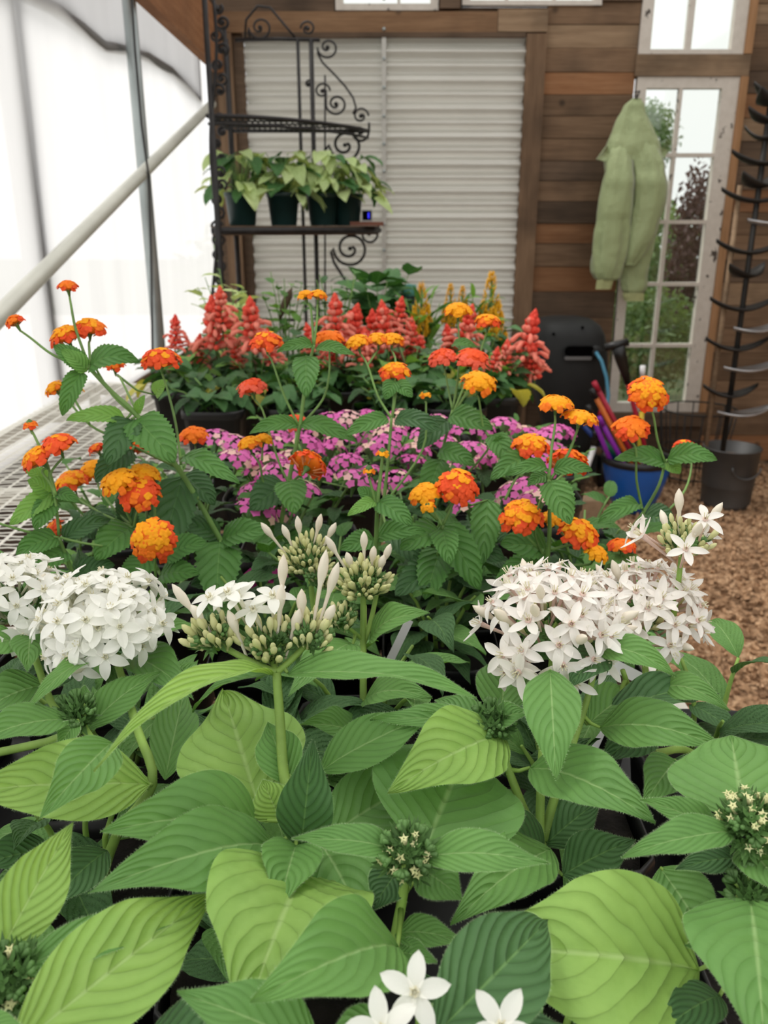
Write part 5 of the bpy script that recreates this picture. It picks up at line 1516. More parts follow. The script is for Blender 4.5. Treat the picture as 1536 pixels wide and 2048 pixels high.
for j, (x_, y_, key, mats, lab, zt, sz) in enumerate([(-.40, 2.20, 'syn', ['syn'], 'pale lime foliage plant behind the left salvias', 1.25, (.05, .08)), (-.26, 2.22, 'smallleaf', ['l_mid', 'l_lime'], 'fresh green bushy plant under the dark flower spike', 1.25, (.05, .07)),
                                         (-.12, 2.2, 'smallleaf', ['l_dark', 'l_mid'], 'dark green bushy plant in front of the corrugated panel', 1.24, (.05, .07)), (-.01, 2.38, 'heart', ['s_mid'], 'broad leafed green plant low at the foot of the panel', 1.23, (.09, .13))]):
    q = Plant('foliage_plant', lab, 'plant', x_, y_, 'foliage plants behind the salvias')
    q.fill(key, mats, 44, .11, 1.0, zt, sz, 'stem_l', nst=7)
    if j == 1:
        p = PY(570, 607, y_)
        m = MB(); m.tube([p + V((-.015, 0, -.04)), p + V((-.004, 0, -.01)), p + V((.010, 0, .02)), p + V((.02, 0, .04))], [.003, .010, .011, .001], 8)
        origin_obj('dark_flower_spike', m, M['w_dark'], q.root, p)
        m = MB(); m.tube([p + V((-.015, 0, -.04)), (p + q.top) / 2, q.top], [.002, .003, .003], 6); origin_obj('stem', m, M['stem_l'], q.root, q.top)
# green bottle
bp = PY(815, 640, 2.42)
mb = MB(); mb.lathe([(.001, 0), (.045, 0), (.048, .01), (.048, .20), (.040, .225), (.022, .25), (.022, .27)], 20)
bo = obj('bottle', mb, M['greenplastic'], None, Matrix.Translation(V((bp.x, 2.42, ZB))))
tag(bo, 'dark green plastic bottle with a teal cap standing behind the salvias', 'bottle')
mb = MB(); mb.lathe([(.001, .30), (.024, .298), (.026, .272), (.024, .268)], 20); obj('bottle_cap', mb, M['teal'], bo, Matrix.Translation(V((bp.x, 2.42, ZB))))
# plant labels
for i, (x_, y_, d_, lab) in enumerate([(1235, 1395, .62, 'white plastic plant label with a brown print, right of the blush clusters'), (790, 1300, .62, 'thin clear plant label stuck in a pot behind the centre head')]):
    p = P(x_, y_, d_); m = MB()
    m.box((0, 0, 0), (.03 if i == 0 else .006, .0012, .05))
    lo = obj('plant_label', m, M['whitepl'] if i == 0 else M['grey'], None, Matrix.Translation(p) @ Matrix.Rotation(.5, 4, 'Y') @ Matrix.Rotation(-.4, 4, 'X'))
    tag(lo, lab, 'label')
    m = MB(); m.box((0, 0, -.05), (.005, .0011, .06)); obj('label_stake', m, M['whitepl'] if i == 0 else M['grey'], lo, Matrix.Translation(p) @ Matrix.Rotation(.5, 4, 'Y') @ Matrix.Rotation(-.4, 4, 'X'))
    if i == 0:
        m = MB(); m.box((.002, -.0009, .006), (.018, .0006, .02)); obj('brown_print', m, M['w_dark'], lo, Matrix.Translation(p) @ Matrix.Rotation(.5, 4, 'Y') @ Matrix.Rotation(-.4, 4, 'X'))

# ================================================================== BAKER'S RACK
YR = 4.30
rack = empty('bakers_rack', (PY(600, 300, YR).x, YR - .2, 0), 'black wrought iron corner rack with scrolls, in the far left corner', 'rack')
def rk(px_, py_, Y=YR): return PY(px_, py_, Y)
def vert(px_, pyr, z0, z1, r, Y=YR, name='post'):
    x_ = rk(px_, pyr, Y).x
    m = MB(); m.tube([(x_, Y, z0), (x_, Y, z1)], r, 8); obj(name, m, M['iron'], rack)
zr = rk(0, 78).z
for (px_, r_) in ((605, .008), (630, .011), (470, .010)):
    vert(px_, 400, 0, zr, r_)
x0r = rk(455, 400).x
YF_ = 3.66
xl = rk(436, 440, YF_).x
vert(436, 440, 0, zr + .1, .011, YF_)
vert(462, 300, 0, zr, .009, YR - .25)
m = MB(); m.tube([rk(470, 80), rk(560, 78), rk(640, 80)], .008, 8); obj('top_rail', m, M['iron'], rack)
m = MB(); m.tube([rk(650, 150), rk(650, 640)], .005, 6); obj('thin_rod', m, M['iron'], rack)
def spiral(cx, cy, rpx, turns, a0, dirn, r=.0055, tail=None, Y=YR, name='scroll'):
    pts = []
    n = int(turns * 22)
    for i in range(n + 1):
        t = i / n; rr = rpx * (.14 + .86 * min(1, t * 1.25) ** .75)
        a = a0 - dirn * (1 - t) * turns * 2 * PI
        pts.append(rk(cx + rr * math.cos(a), cy + rr * math.sin(a), Y))
    if tail: pts += [rk(x, y, Y) for x, y in tail]
    m = MB(); m.tube(pts, r, 7)
    c = rk(cx, cy, Y); m.lathe([(.001, -.01), (.009, -.006), (.011, 0), (.009, .006), (.001, .01)], 8, Matrix.Translation(c))
    obj(name, m, M['iron'], rack)
spiral(690, 290, 31, 1.6, PI, 1, .007, [(650, 300), (652, 315), (658, 330)])
spiral(720, 265, 17, 1.1, 0, -1, .006, [(738, 262), (738, 245)])
spiral(700, 497, 33, 1.6, PI, 1, .007, [(662, 505), (668, 525), (690, 560), (715, 600)])
spiral(738, 468, 17, 1.0, 0, -1, .006, [(757, 462), (757, 450)])
spiral(672, 208, 20, 1.4, PI, 1, .0055, [(652, 200), (652, 180)])
spiral(645, 182, 15, 1.2, 0, 1, .005)
spiral(618, 168, 8, 1.0, 0, 1, .004)
spiral(722, 232, 15, 1.2, 0, 1, .005)
spiral(655, 95, 20, 1.3, PI, 1, .005, [(636, 108), (645, 125), (668, 148), (690, 172), (706, 195), (712, 215), (706, 228)])
spiral(520, 55, 22, 1.4, PI, 1, .005, [(496, 65), (500, 75)])
spiral(615, 57, 14, 1.3, PI, -1, .005)
m = MB(); m.tube([rk(490, 75), rk(492, 40), rk(515, 12), rk(540, 15), rk(565, 45), rk(590, 75)], .0055, 7); obj('crest', m, M['iron'], rack)
# left side: leafy vertical ornament running toward the viewer
for i in range(24):
    cy = 20 + i * 27 + rng.uniform(-4, 4)
    if 200 < cy < 215: continue
    Yq = YF_ + .05 + .3 * (i % 3) / 3
    spiral(436 + rng.uniform(-4, 5) + (i % 2) * 5, cy, rng.uniform(8, 13), 1.2, rng.uniform(0, 6), 1 if i % 2 else -1, .006, Y=Yq, name='side_scroll')
m = MB(); m.tube([rk(427 + 6 * math.sin(y / 60), y, YF_) for y in range(0, 640, 20)], .007, 7); obj('side_bar', m, M['iron'], rack)
# upper shelf: wire grid with a bowed front
zs = rk(0, 262).z
xr = rk(736, 262).x; xlf = rk(415, 225, 3.75).x
def front(u): # bowed edge from left front to right back
    x = xlf + (xr - xlf) * u
    y = YR - .56 * math.cos(u * PI / 2) ** .75
    return V((x, y, zs + 0.0))
for dz, rr in ((.0, .009), (-.03, .006)):
    m = MB(); m.tube([front(i / 20) + V((0, 0, dz)) for i in range(21)], rr, 8); obj('shelf_rim', m, M['iron'], rack)
m = MB(); m.tube([(xlf, YR, zs), (xr, YR, zs)], .008, 8); obj('shelf_back_rail', m, M['iron'], rack)
m = MB(); m.tube([(xlf, YR, zs), front(0)], .008, 8); obj('shelf_side_rail', m, M['iron'], rack)
for i in range(1, 26):
    u = i / 26; p = front(u)
    m = MB(); m.tube([p, V((p.x, YR, zs))], .0035, 5); obj('shelf_wire', m, M['iron'], rack)
for i in range(1, 5):
    yy = YR - .56 * i / 5.2
    uu = math.acos(min(1, ((YR - yy) / .56)) ** (1 / .75)) / (PI / 2)
    m = MB(); m.tube([(xlf, yy, zs - .006), (front(uu).x, yy, zs - .006)], .004, 5); obj('shelf_wire', m, M['iron'], rack)
# lower shelf: solid slab with a rim
z2 = rk(0, 452).z
xl2 = rk(424, 450, 3.75).x; xr2 = rk(758, 452).x
m = MB(); n = 20; vs = []; fs = []
for k in (0, 1):
    zz = z2 + (.0 if k else -.04)
    for i in range(n + 1):
        u = i / n; vs.append((xl2 + (xr2 - xl2) * u, YR - .56 * max(0, math.cos(u * PI / 2)) ** .75 - .0, zz))
    vs += [(xr2, YR, zz), (xl2, YR, zz)]
nn = n + 3
fs = [tuple(range(nn))[::-1], tuple(range(nn, 2 * nn))] + [(i, (i + 1) % nn, nn + (i + 1) % nn, nn + i) for i in range(nn)]
m.add(vs, fs, smooth=False); obj('shelf_board', m, M['w_dark'], rack)
m = MB(); m.tube([(xl2 + (xr2 - xl2) * i / 20, YR - .57 * max(0, math.cos(i / 20 * PI / 2)) ** .75, z2 - .02) for i in range(21)], .014, 8); obj('shelf_rim', m, M['iron'], rack)
m = MB(); m.tube([rk(590, 640), rk(470, 640)], .008, 6); obj('low_rail', m, M['iron'], rack)
# reddish board and small clock on the shelf end
p = rk(735, 440); m = MB(); m.box((0, 0, 0), (.16, .12, .018))
tag(obj('small_board', m, M['redwood'], None, Matrix.Translation(V((p.x, YR - .10, z2 + .010)))), 'small reddish wooden board on the right end of the rack shelf', 'board')
m = MB(); m.box((0, 0, 0), (.052, .03, .055)); dv = obj('digital_timer', m, M['grey'], None, Matrix.Translation(V((p.x, YR - .12, z2 + .047))))
tag(dv, 'tiny grey digital device with a blue glowing display on the rack shelf', 'timer')
m = MB(); m.box((0, -.016, 0), (.042, .004, .042)); obj('screen', m, M['slot'], dv, WM[dv.name])
m = MB(); m.box((.008, -.019, 0), (.008, .002, .026)); obj('display_digit', m, M['display'], dv, WM[dv.name])
GPOT = pot_mesh(.082, .15, 'greenplastic', 24, 0.0)
def soil2():
    b = MB(); b.lathe([(.001, .135), (.05, .134), (.074, .13)], 20); return b.mesh('potting_soil', M['soil'])
SOIL2 = soil2()
labs = ['leftmost syngonium in a dark green pot on the rack shelf', 'second syngonium from the left on the rack shelf', 'third syngonium from the left on the rack shelf, palest leaves', 'rightmost syngonium in a dark pot on the rack shelf']
for j, (px_, yy) in enumerate([(484, YR - .30), (567, YR - .24), (645, YR - .16), (690, YR - .10)]):
    x_ = PY(px_, 420, yy).x
    if j == 3: x_ += .01
    q = Plant('syngonium_plant', labs[j], 'plant', x_, yy, 'syngoniums on the rack shelf', z=z2 + .001, pot=GPOT if j < 3 else GPOT, soil=SOIL2, sc_=.95)
    q.top = V((x_, yy, z2 + .125))
    for i in range(52):
        az = q.r.uniform(0, 6.28); el = q.r.random()
        rr = .05 + .11 * (1 - el * .7) * q.r.uniform(.5, 1); zz = z2 + .14 + .17 * el + q.r.uniform(-.02, .02)
        p = V((x_ + rr * math.cos(az), yy + rr * math.sin(az) * .8, zz))
        q.lib('syn' if i % 4 else 'heart', 'syn' if i % 4 else 's_mid', p, az + q.r.uniform(-.5, .5), q.r.uniform(-.9, -.1), q.r.uniform(.075, .12), q.r.uniform(-.4, .4))
        m = MB(); m.tube([p, V(((p.x + x_) / 2, (p.y + yy) / 2, (p.z + q.top.z) / 2 + .03)), q.top], .0018, 4); origin_obj('stem', m, M['stem_l'], q.root, q.top)

# ================================================================== JACKET
YJ = 4.62
jk = empty('jacket', PY(1270, 200, YJ), 'sage green padded jacket hanging by its hood over the tall window', 'jacket')
def loft(rows, depthf, Y, mat, name, seed, quilts=0, segs=28, wr=.006, cut=None):
    """rows: (py, x_left, x_right) silhouettes"""
    m = MB(); vs = []; fs = []; n = len(rows)
    dense = []
    for i in range(n - 1):
        for k in range(5):
            t = k / 5; dense.append([rows[i][c] * (1 - t) + rows[i + 1][c] * t for c in range(3)])
    dense.append(list(rows[-1]))
    for i in range(2, len(dense) - 2):   # soften
        for c in (1, 2): dense[i][c] = (dense[i - 1][c] + dense[i][c] * 2 + dense[i + 1][c]) / 4
    for i, (py_, xa, xb) in enumerate(dense):
        Yr = Y + (.07 * max(0, 1 - i / 14) if name == 'sleeve' else 0)
        a = PY(xa, py_, Yr); b2 = PY(xb, py_, Yr)
        c = (a + b2) / 2; hw_ = (b2.x - a.x) / 2
        for k in range(segs):
            th = 2 * PI * k / segs
            q = V((hw_ * math.cos(th), hw_ * depthf * math.sin(th), 0))
            fz = noise.noise(V((c.x * 4 + math.cos(th) * 1.6 + seed, c.z * 9, math.sin(th) * 1.6)))
            fz2 = noise.noise(V((math.cos(th) * 4 + seed, c.z * 2.2, math.sin(th) * 4)))
            d = wr * fz * .8 - wr * 2.6 * abs(fz2) + wr * .6
            if quilts: d -= .005 * math.exp(-(((c.z * quilts) % 1.0 - .5) / .12) ** 2)
            q += q.normalized() * d * min(1, hw_ / .03)
            vs.append(c + q)
    nd = len(dense)
    for i in range(nd - 1):
        for k in range(segs):
            k2 = (k + 1) % segs
            fs.append((i * segs + k, i * segs + k2, (i + 1) * segs + k2, (i + 1) * segs + k))
    fs.append(tuple(range(segs))); fs.append(tuple((nd - 1) * segs + k for k in reversed(range(segs))))
    m.add(vs, fs)
    origin_obj(name, m, M[mat], jk, PY(1270, 200, YJ))
loft([(197, 1266, 1280), (210, 1250, 1288), (235, 1237, 1296), (262, 1228, 1306), (285, 1216, 1318), (310, 1206, 1322), (345, 1212, 1326), (390, 1214, 1325), (440, 1222, 1318), (490, 1232, 1308), (530, 1238, 1300), (560, 1238, 1296), (580, 1242, 1292), (588, 1250, 1282)], .42, YJ, 'jacket', 'body', 1.0, 5.0, wr=.010)
loft([(585, 1246, 1288), (592, 1245, 1288), (602, 1249, 1287)], .42, YJ, 'cuff', 'waistband', 3.0, wr=.002)
loft([(282, 1236, 1256), (300, 1222, 1262), (330, 1210, 1266), (370, 1204, 1268), (420, 1196, 1264), (470, 1189, 1257), (520, 1183, 1250), (545, 1182, 1246), (556, 1190, 1240), (560, 1196, 1232)], .42, YJ - .08, 'jacket', 'sleeve', 5.0, 4.0, wr=.013)
loft([(557, 1194, 1228), (566, 1192, 1226), (578, 1191, 1222)], .42, YJ - .08, 'cuff', 'sleeve_cuff', 7.0, wr=.002)
loft([(262, 1262, 1290), (290, 1262, 1312), (330, 1268, 1330), (370, 1270, 1334), (410, 1270, 1330), (450, 1262, 1316), (490, 1254, 1300), (515, 1250, 1284), (530, 1252, 1270)], .36, YJ - .07, 'jacket', 'sleeve', 9.0, 4.0, wr=.010)
m = MB()
a_ = [PY(1215, 290, YJ - .06), PY(1204, 305, YJ - .07), PY(1194, 318, YJ - .08), PY(1206, 322, YJ - .06), PY(1222, 322, YJ - .05)]
m.add(a_ + [p + V((0, .03, .0)) for p in a_], [(0, 1, 2, 3, 4), (9, 8, 7, 6, 5)] + [(i, (i + 1) % 5, 5 + (i + 1) % 5, 5 + i) for i in range(5)]); origin_obj('collar_flap', m, M['jacket'], jk, a_[0])
m = MB(); a_ = [PY(1315, 292, YJ), PY(1338, 300, YJ), PY(1330, 314, YJ), PY(1316, 322, YJ)]
m.add(a_ + [p + V((0, .03, 0)) for p in a_], [(0, 1, 2, 3), (7, 6, 5, 4)] + [(i, (i + 1) % 4, 4 + (i + 1) % 4, 4 + i) for i in range(4)]); origin_obj('collar_flap', m, M['jacket'], jk, a_[0])
hk = PY(1272, 195, YW - .05)
m = MB(); m.tube([hk + V((0, .03, .03)), hk + V((0, -.06, .02)), PY(1272, 198, YJ) + V((0, 0, -.01)), PY(1272, 190, YJ) + V((0, -.02, 0))], .004, 6)
tag(obj('coat_hook', m, M['iron']), 'small dark metal hook above the jacket hood on the window frame', 'hook')

# ================================================================== HOSE REEL
YH = 4.35
hr = empty('hose_reel', V((PY(1135, 740, YH).x, YH, 0)), 'charcoal plastic enclosed hose reel cart against the plank wall', 'hose reel')
m = MB(); rows = [(634, 30, .10), (638, 48, .16), (648, 60, .2), (665, 68, .22), (700, 73, .23), (740, 73, .23), (775, 68, .21), (805, 60, .19), (840, 50, .17), (870, 46, .16), (905, 44, .15)]
vs = []; fs = []; segs = 32
for (py_, hwp, dp) in rows:
    a = PY(1134 - hwp, py_, YH); b2 = PY(1134 + hwp, py_, YH); c = (a + b2) / 2; hw_ = (b2.x - a.x) / 2
    for k in range(segs):
        th = 2 * PI * k / segs; mm = 1 / (abs(math.cos(th)) ** 3.2 + abs(math.sin(th)) ** 3.2) ** (1 / 3.2)
        vs.append(c + V((hw_ * mm * math.cos(th), dp * mm * math.sin(th), 0)))
for i in range(len(rows) - 1):
    for k in range(segs):
        k2 = (k + 1) % segs; fs.append((i * segs + k, (i + 1) * segs + k, (i + 1) * segs + k2, i * segs + k2))
fs.append(tuple(range(segs))); fs.append(tuple((len(rows) - 1) * segs + k for k in reversed(range(segs))))
m.add(vs, fs); origin_obj('housing', m, M['reel'], hr, (hr.location.x, YH, .4))
ys = YH - .232
def hb(x0, x1, y0, y1, dy, th, mat, name, par=hr):
    a = PY(x0, y1, ys); b2 = PY(x1, y0, ys)
    m = MB(); w_, h_ = b2.x - a.x, b2.z - a.z
    pr = []
    nseg = 8
    vs = []
    rr = min(w_, h_) * .45
    cs = [(w_ / 2 - rr, h_ / 2 - rr, 0), (-w_ / 2 + rr, h_ / 2 - rr, PI / 2), (-w_ / 2 + rr, -h_ / 2 + rr, PI), (w_ / 2 - rr, -h_ / 2 + rr, 1.5 * PI)]
    for (cx, cz, a0) in cs:
        for k in range(5):
            t = a0 + PI / 2 * k / 4; pr.append((cx + rr * math.cos(t), cz + rr * math.sin(t)))
    n_ = len(pr)
    vs = [(x, -th, z) for x, z in pr] + [(x, 0, z) for x, z in pr]
    m.add(vs, [tuple(range(n_)), tuple(range(n_, 2 * n_))[::-1]] + [(i, n_ + i, n_ + (i + 1) % n_, (i + 1) % n_) for i in range(n_)], smooth=False)
    return obj(name, m, M[mat], par, Matrix.Translation(V(((a.x + b2.x) / 2, ys + dy, (a.z + b2.z) / 2))))
hb(1124, 1192, 688, 720, .0, .006, 'reel', 'slot_surround')
hb(1128, 1189, 692, 712, -.010, .006, 'slot', 'slot_shade_plate')  # raised plate; the recess's shade is put into its black colour
hb(1128, 1182, 712, 719, -.004, .014, 'lip', 'slot_lip')
m = MB(); m.lathe([(.001, -.03), (.03, -.03), (.032, 0), (.02, .012), (.001, .012)], 16, Matrix.Translation(PY(1192, 704, ys - .005)) @ Matrix.Rotation(PI / 2, 4, 'X')); obj('hose_guide', m, M['reel'], hr)
for (bx_, by_) in ((1107, 668), (1108, 732), (1165, 655)):
    m = MB(); m.lathe([(.001, 0), (.008, .001), (.007, .006), (.001, .007)], 8, Matrix.Translation(PY(bx_, by_, YH - .2)) @ Matrix.Rotation(PI / 2, 4, 'X')); obj('bolt', m, M['slot'], hr)
hx = hr.location.x
for sx_ in (-1, 1):
    m = MB(); m.tube([(hx + sx_ * .2, YH, .09), (hx + sx_ * .24, YH, .09)], .09, 20); obj('wheel', m, M['blackplastic'], hr)
m = MB(); m.box((hx, YH, .16), (.34, .2, .10)); obj('cart_base', m, M['reel'], hr)
# hose with watering wand
m = MB(); m.tube([PY(x, y, Y_) for x, y, Y_ in ((1192, 705, YH - .25), (1203, 722, YH - .29), (1213, 755, YH - .32), (1217, 790, YH - .35), (1214, 815, YH - .38), (1209, 828, YH - .39))], .009, 8)
tag(obj('hose', m, M['bluehose']), 'blue hose curving down from the reel to the watering wand', 'hose')
wd = empty('watering_wand', PY(1160, 968, 3.9), 'watering wand with white shaft and black grip leaning by the blue pot', 'watering wand')
m = MB(); m.tube([PY(1160, 975, 3.88), PY(1190, 888, 3.93)], .014, 10); obj('shaft', m, M['whitepl'], wd)
m = MB(); m.tube([PY(1188, 892, 3.93), PY(1196, 862, 3.94), PY(1208, 826, 3.95)], [.022, .024, .018], 10); obj('grip', m, M['blackplastic'], wd)
m = MB(); m.tube([PY(1204, 832, 3.95), PY(1211, 815, 3.96)], .024, 10); obj('red_collar', m, M['red'], wd)

# ================================================================== BLUE POT WITH WANDS
YP = 3.95
bc = PZ(1270, 1022, 0.0); bc = V((PY(1270, 960, YP).x, YP, 0))
top = PY(1270, 912, YP).z
bpo = empty('planter_pot', bc, 'bright blue rounded planter pot holding coloured wands on the gravel', 'pot')
m = MB(); wdt = PY(1337, 915, YP).x - PY(1270, 915, YP).x
prof_ = [(.001, 0), (wdt * .45, 0), (wdt * .55, .01), (wdt * .78, top * .35), (wdt * .93, top * .68), (wdt * .985, top - .035)]
m.lathe(prof_, 36, Matrix.Translation(bc)); obj('bowl', m, M['blue'], bpo)
m = MB(); m.lathe([(wdt * .985, top - .035), (wdt * 1.03, top - .03), (wdt * 1.03, top), (wdt * .95, top), (wdt * .92, top - .03), (wdt * .8, .12), (.001, .10)], 36, Matrix.Translation(bc)); obj('black_rim', m, M['blackplastic'], bpo)
m = MB(); mm_ = []
wands = [('red', (1239, 705), (1278, 845), (1295, 915), 'red wand with a black T head rising highest from the blue pot', True),
         ('purple', (1183, 828), (1205, 888), (1222, 925), 'outer purple wand leaning left out of the blue pot', False),
         ('purple', (1206, 850), (1228, 888), (1246, 925), 'inner purple wand leaning left out of the blue pot', False),
         ('orange', (1192, 795), (1236, 866), (1258, 920), 'orange wand leaning left out of the blue pot', False),
         ('red', (1197, 781), (1245, 862), (1268, 915), 'short crimson wand behind the orange one', False),
         ('green', (1200, 876), (1222, 893), (1248, 925), 'green wand leaning lowest to the left out of the blue pot', False),
         ('navy', (1165, 850), (1205, 890), (1240, 930), 'navy blue wand leaning left out of the blue pot', False),
         ('yellow', (1284, 820), (1280, 870), (1278, 915), 'yellow wand standing upright in the blue pot', False),
         ('whitepl', (1285, 752), (1284, 800), (1282, 905), 'white tipped wand standing upright behind the red lantana', False)]
for i, (mt, a, b2, c, lab, hd) in enumerate(wands):
    o_ = (i - 4) * .018
    pa, pb, pc = PY(*a, YP - .05 + o_), PY(*b2, YP + o_), PY(*c, YP + o_ * .7)
    pc2 = pc + (pc - pa).normalized() * .18
    w_ = empty('watering_wand', pc2, lab, 'wand', 'coloured wands in the blue pot')
    m = MB(); m.tube([pa, (pa + pc2) / 2, pc2], .0115, 10); obj('shaft', m, M[mt], w_)
    if hd:
        u_ = (pa - pc2).normalized()
        m = MB(); m.tube([pa - u_ * .16, pa - u_ * .02, pa + u_ * .03], [.014, .030, .030], 10); obj('grip', m, M['blackplastic'], w_)
        m = MB(); m.tube([pa + u_ * .03 + V((-.06, 0, -.005)), pa + u_ * .03 + V((.045, 0, .02))], .018, 10); obj('t_head', m, M['blackplastic'], w_)
    else:
        u_ = (pa - pc2).normalized(); m = MB(); m.tube([pa - u_ * .002, pa + u_ * .05], .013, 10); obj('grip', m, M['blackplastic' if i % 2 else mt], w_)
# stone block
bb = PZ(1175, 1018, 0.0)
m = MB(); m.box((0, 0, 0), (.13, .10, .12)); blo = obj('stone_block', m, M['blockc'], None, Matrix.Translation(V((PY(1172, 995, 3.82).x, 3.80, .06))) @ Matrix.Rotation(.2, 4, 'Z'))
bv = blo.modifiers.new('bevel', 'BEVEL'); bv.width = .012; bv.segments = 2
tag(blo, 'small tan stone block on the gravel left of the blue pot', 'block')

# ================================================================== BUCKET AND STACKED SCULPTURE
YB = 4.05
cb = V((PY(1457, 950, YB).x, YB, 0)); tb = PY(1457, 893, YB - 0).z
bu = empty('metal_bucket', cb, 'dark galvanised metal bucket on the gravel by the wall', 'bucket')
rb = PY(1520, 893, YB).x - cb.x
m = MB(); m.lathe([(.001, .01), (rb * .86, .0), (rb * .87, .02), (rb * .9, tb * .35), (rb * .915, tb * .36), (rb * .92, tb * .37), (rb * .98, tb * .97), (rb * 1.02, tb * .985), (rb * 1.02, tb), (rb * .96, tb), (rb * .85, .02), (.001, .02)], 40, Matrix.Translation(cb)); obj('shell', m, M['metal'], bu)
m = MB(); m.lathe([(.001, tb * .8), (rb * .9, tb * .8)], 24, Matrix.Translation(cb)); obj('gravel_fill', m, M['mulch'], bu)
m = MB(); m.tube([cb + V((rb * .2 + .07 * math.cos(t), -rb * .96, tb * .75 - .06 * math.sin(t))) for t in [i * PI / 10 for i in range(11)]], .005, 6); obj('bail_handle', m, M['metal'], bu)
# wire basket behind
wb = empty('wire_basket', V((cb.x - .05, YB + .38, 0)), 'dark wire basket behind the metal bucket', 'basket')
for zz, rr in ((.05, .15), (.2, .17), (.42, .20)):
    m = MB(); m.tube([(cb.x - .05 + rr * math.cos(t * PI / 12), YB + .38 + rr * math.sin(t * PI / 12), zz) for t in range(25)], .005, 5); obj('hoop', m, M['bronze'], wb)
for k in range(14):
    t = 2 * PI * k / 14
    m = MB(); m.tube([(cb.x - .05 + .15 * math.cos(t), YB + .38 + .15 * math.sin(t), .02), (cb.x - .05 + .20 * math.cos(t), YB + .38 + .20 * math.sin(t), .42)], .004, 5); obj('wire', m, M['bronze'], wb)
YS = YB
st = empty('metal_sculpture', V((PY(1466, 880, YS).x, YS, tb * .8)), 'tall pole sculpture of stacked curved dark metal leaves standing in the bucket', 'sculpture')
xp = PY(1480, 650, YS).x
m = MB(); m.tube([(xp, YS, tb * .7), (xp, YS, PY(0, 165, YS).z + .0)], .014, 8); obj('pole', m, M['bronze'], st)
m = MB(); m.tube([(xp - .075, YS + .03, tb * .8), (xp - .075, YS + .03, PY(0, 370, YS).z)], .012, 8); obj('side_rod', m, M['w_light'], st)
def crescent(cx, cz, hw_, sag, az, mat, tilt=0):
    m = MB(); n = 14; vs = []; fs = []
    for i in range(n + 1):
        t = -1 + 2 * i / n
        wd_ = .052 * (1 - abs(t) ** 2.2) + .002
        z = sag * t * t
        for j in (-1, -.4, .4, 1):
            vs.append((t * hw_, j * wd_, z + .012 * j * j))
        for j in (1, .4, -.4, -1):
            vs.append((t * hw_, j * wd_, z + .012 * j * j - .008))
    for i in range(n):
        for k in range(8):
            k2 = (k + 1) % 8; fs.append((i * 8 + k, i * 8 + k2, (i + 1) * 8 + k2, (i + 1) * 8 + k))
    m.add(vs, fs)
    obj('curved_leaf', m, M[mat], st, Matrix.Translation(V((cx, YS, cz))) @ Matrix.Rotation(az, 4, 'Z') @ Matrix.Rotation(tilt, 4, 'Y'))
lv = [(185, 'bronze', .0, .08), (200, 'bronze', 1.2, .09), (235, 'bronze', .3, .10), (270, 'bronze', -.8, .09), (320, 'bronze', 0, .14), (365, 'bronze', .9, .12), (395, 'bronze', -.2, .16), (440, 'silver', .8, .13), (498, 'bronze', 0, .16), (545, 'bronze', .9, .13), (612, 'bronze', .1, .16), (655, 'silver', 1.0, .13),
      (692, 'bronze', -.1, .15), (733, 'silver', .8, .15), (785, 'bronze', .1, .14), (822, 'silver', .7, .15)]
for i, (py_, mt, az, hw_) in enumerate(lv):
    crescent(xp + (.09 if mt == 'silver' else -.005), PY(0, py_, YS).z - .02, hw_, .055 if mt != 'silver' else .03, az * (.2 if mt == 'silver' else .6), mt, -.10 if mt == 'silver' else .0)

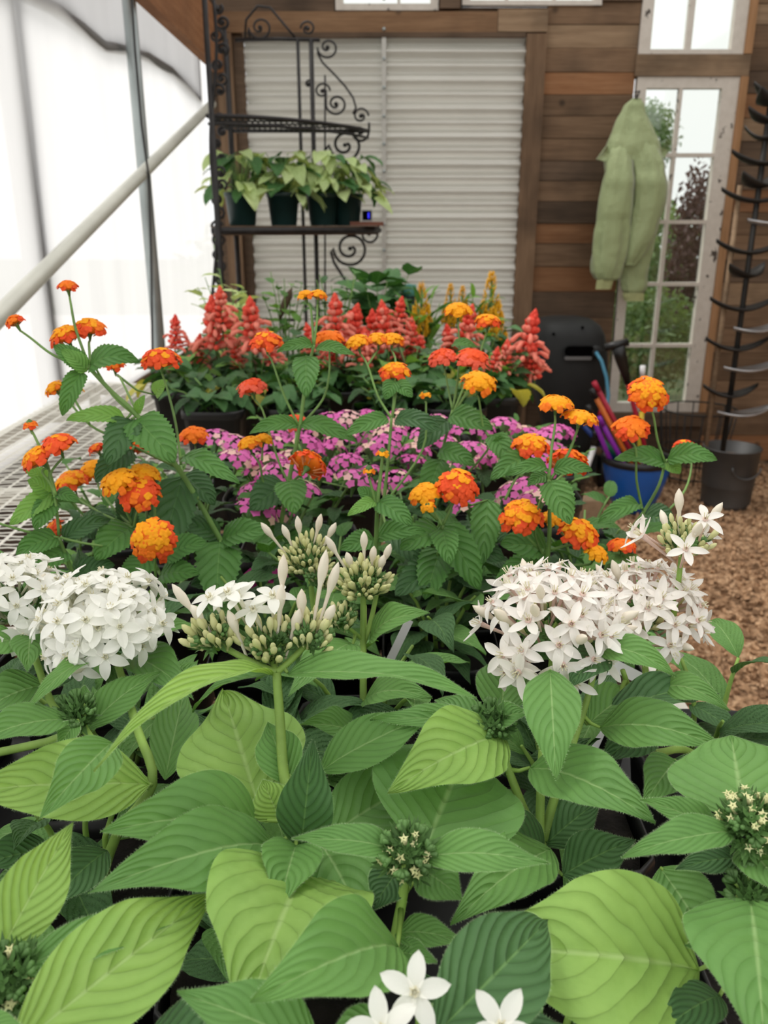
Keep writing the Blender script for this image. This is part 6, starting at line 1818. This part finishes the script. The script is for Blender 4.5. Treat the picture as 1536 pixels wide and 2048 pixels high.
# ================================================================== OUTSIDE: SHRUBS AND TREES
def bush_mesh(seed, n, mat, size, st=(1, 1)):
    b = MB(); r = random.Random(seed)
    for i in range(n):
        while True:
            p = V((r.uniform(-1, 1), r.uniform(-1, 1), r.uniform(-1, 1)))
            if p.length < 1: break
        p = p * (.55 + .45 * r.random()) / max(.4, p.length) * p.length ** .5
        p = V((p.x, p.y, p.z * .9 + 1))
        q = Quaternion((r.uniform(-1, 1), r.uniform(-1, 1), r.uniform(-1, 1), r.uniform(-1, 1))).normalized()
        s = size * r.uniform(.6, 1.3)
        vs = [p + (lambda u: V((u.x / st[0], u.y / st[0], u.z / st[1])))(q @ (V(c) * s)) for c in ((0, -.5, 0), (.24, -.1, .05), (.16, .3, .02), (0, .55, 0), (-.16, .3, .02), (-.24, -.1, .05))]
        b.add(vs, [(0, 1, 5), (1, 2, 4, 5), (2, 3, 4)], 0, [(.5, 0), (1, .4), (.8, .8), (.5, 1), (.2, .8), (0, .4)])
    return b.mesh('foliage', M[mat])
BM = {'tree': bush_mesh(0, 4200, 'tree', .10), 'tree2': bush_mesh(1, 4200, 'tree2', .09), 'tree3': bush_mesh(2, 3000, 'tree3', .06, (.26, 1.08))}
def shrub(x, y, rx, rz, mat, lab, trunk=False, name='garden_shrub', z0=0, cat='shrub', grp=None):
    e = empty(name, (x, y, 0), lab, cat, grp)
    o = link('foliage', BM[mat], e, Matrix.Translation(V((x, y, z0))) @ Matrix.Rotation(x * 3 + y, 4, 'Z') @ Matrix.Diagonal((rx, rx, rz, 1)))
    o['kind'] = 'stuff'
    m = MB(); m.tube([(x, y, -.02), (x + .03, y, z0 + rz * .7), (x, y, z0 + rz * 1.3)], [.06 if trunk else .03, .05 if trunk else .02, .02], 8); obj('trunk', m, M['stem_b'], e)
shrub(2.0, 6.4, .50, .52, 'tree', 'bright green shrub outside the tall window, low and left')
shrub(3.35, 6.9, .60, .85, 'tree2', 'yellow green shrub outside the tall window, right')
shrub(2.95, 8.3, .26, 1.08, 'tree3', 'narrow purple brown conifer outside the tall window', name='garden_conifer', cat='tree')
shrub(4.3, 8.6, .75, 1.0, 'tree', 'rounded green shrub behind the yellow one')
shrub(.9, 8.3, .9, .95, 'tree', 'wide green shrub outside behind the jacket')
shrub(3.1, 10.6, 1.0, .95, 'tree', 'dense green shrub right behind the conifer')
shrub(5.6, 11, 1.3, 1.1, 'tree', 'large rounded shrub far right beyond the conifer')
shrub(3.75, 13, .55, .62, 'tree', 'tall green tree whose crown shows beside the jacket hood', True, 'garden_tree', 1.95, 'tree')
shrub(-1.2, 9.5, 1.2, .8, 'tree', 'wide shrub outside behind the corrugated panel')
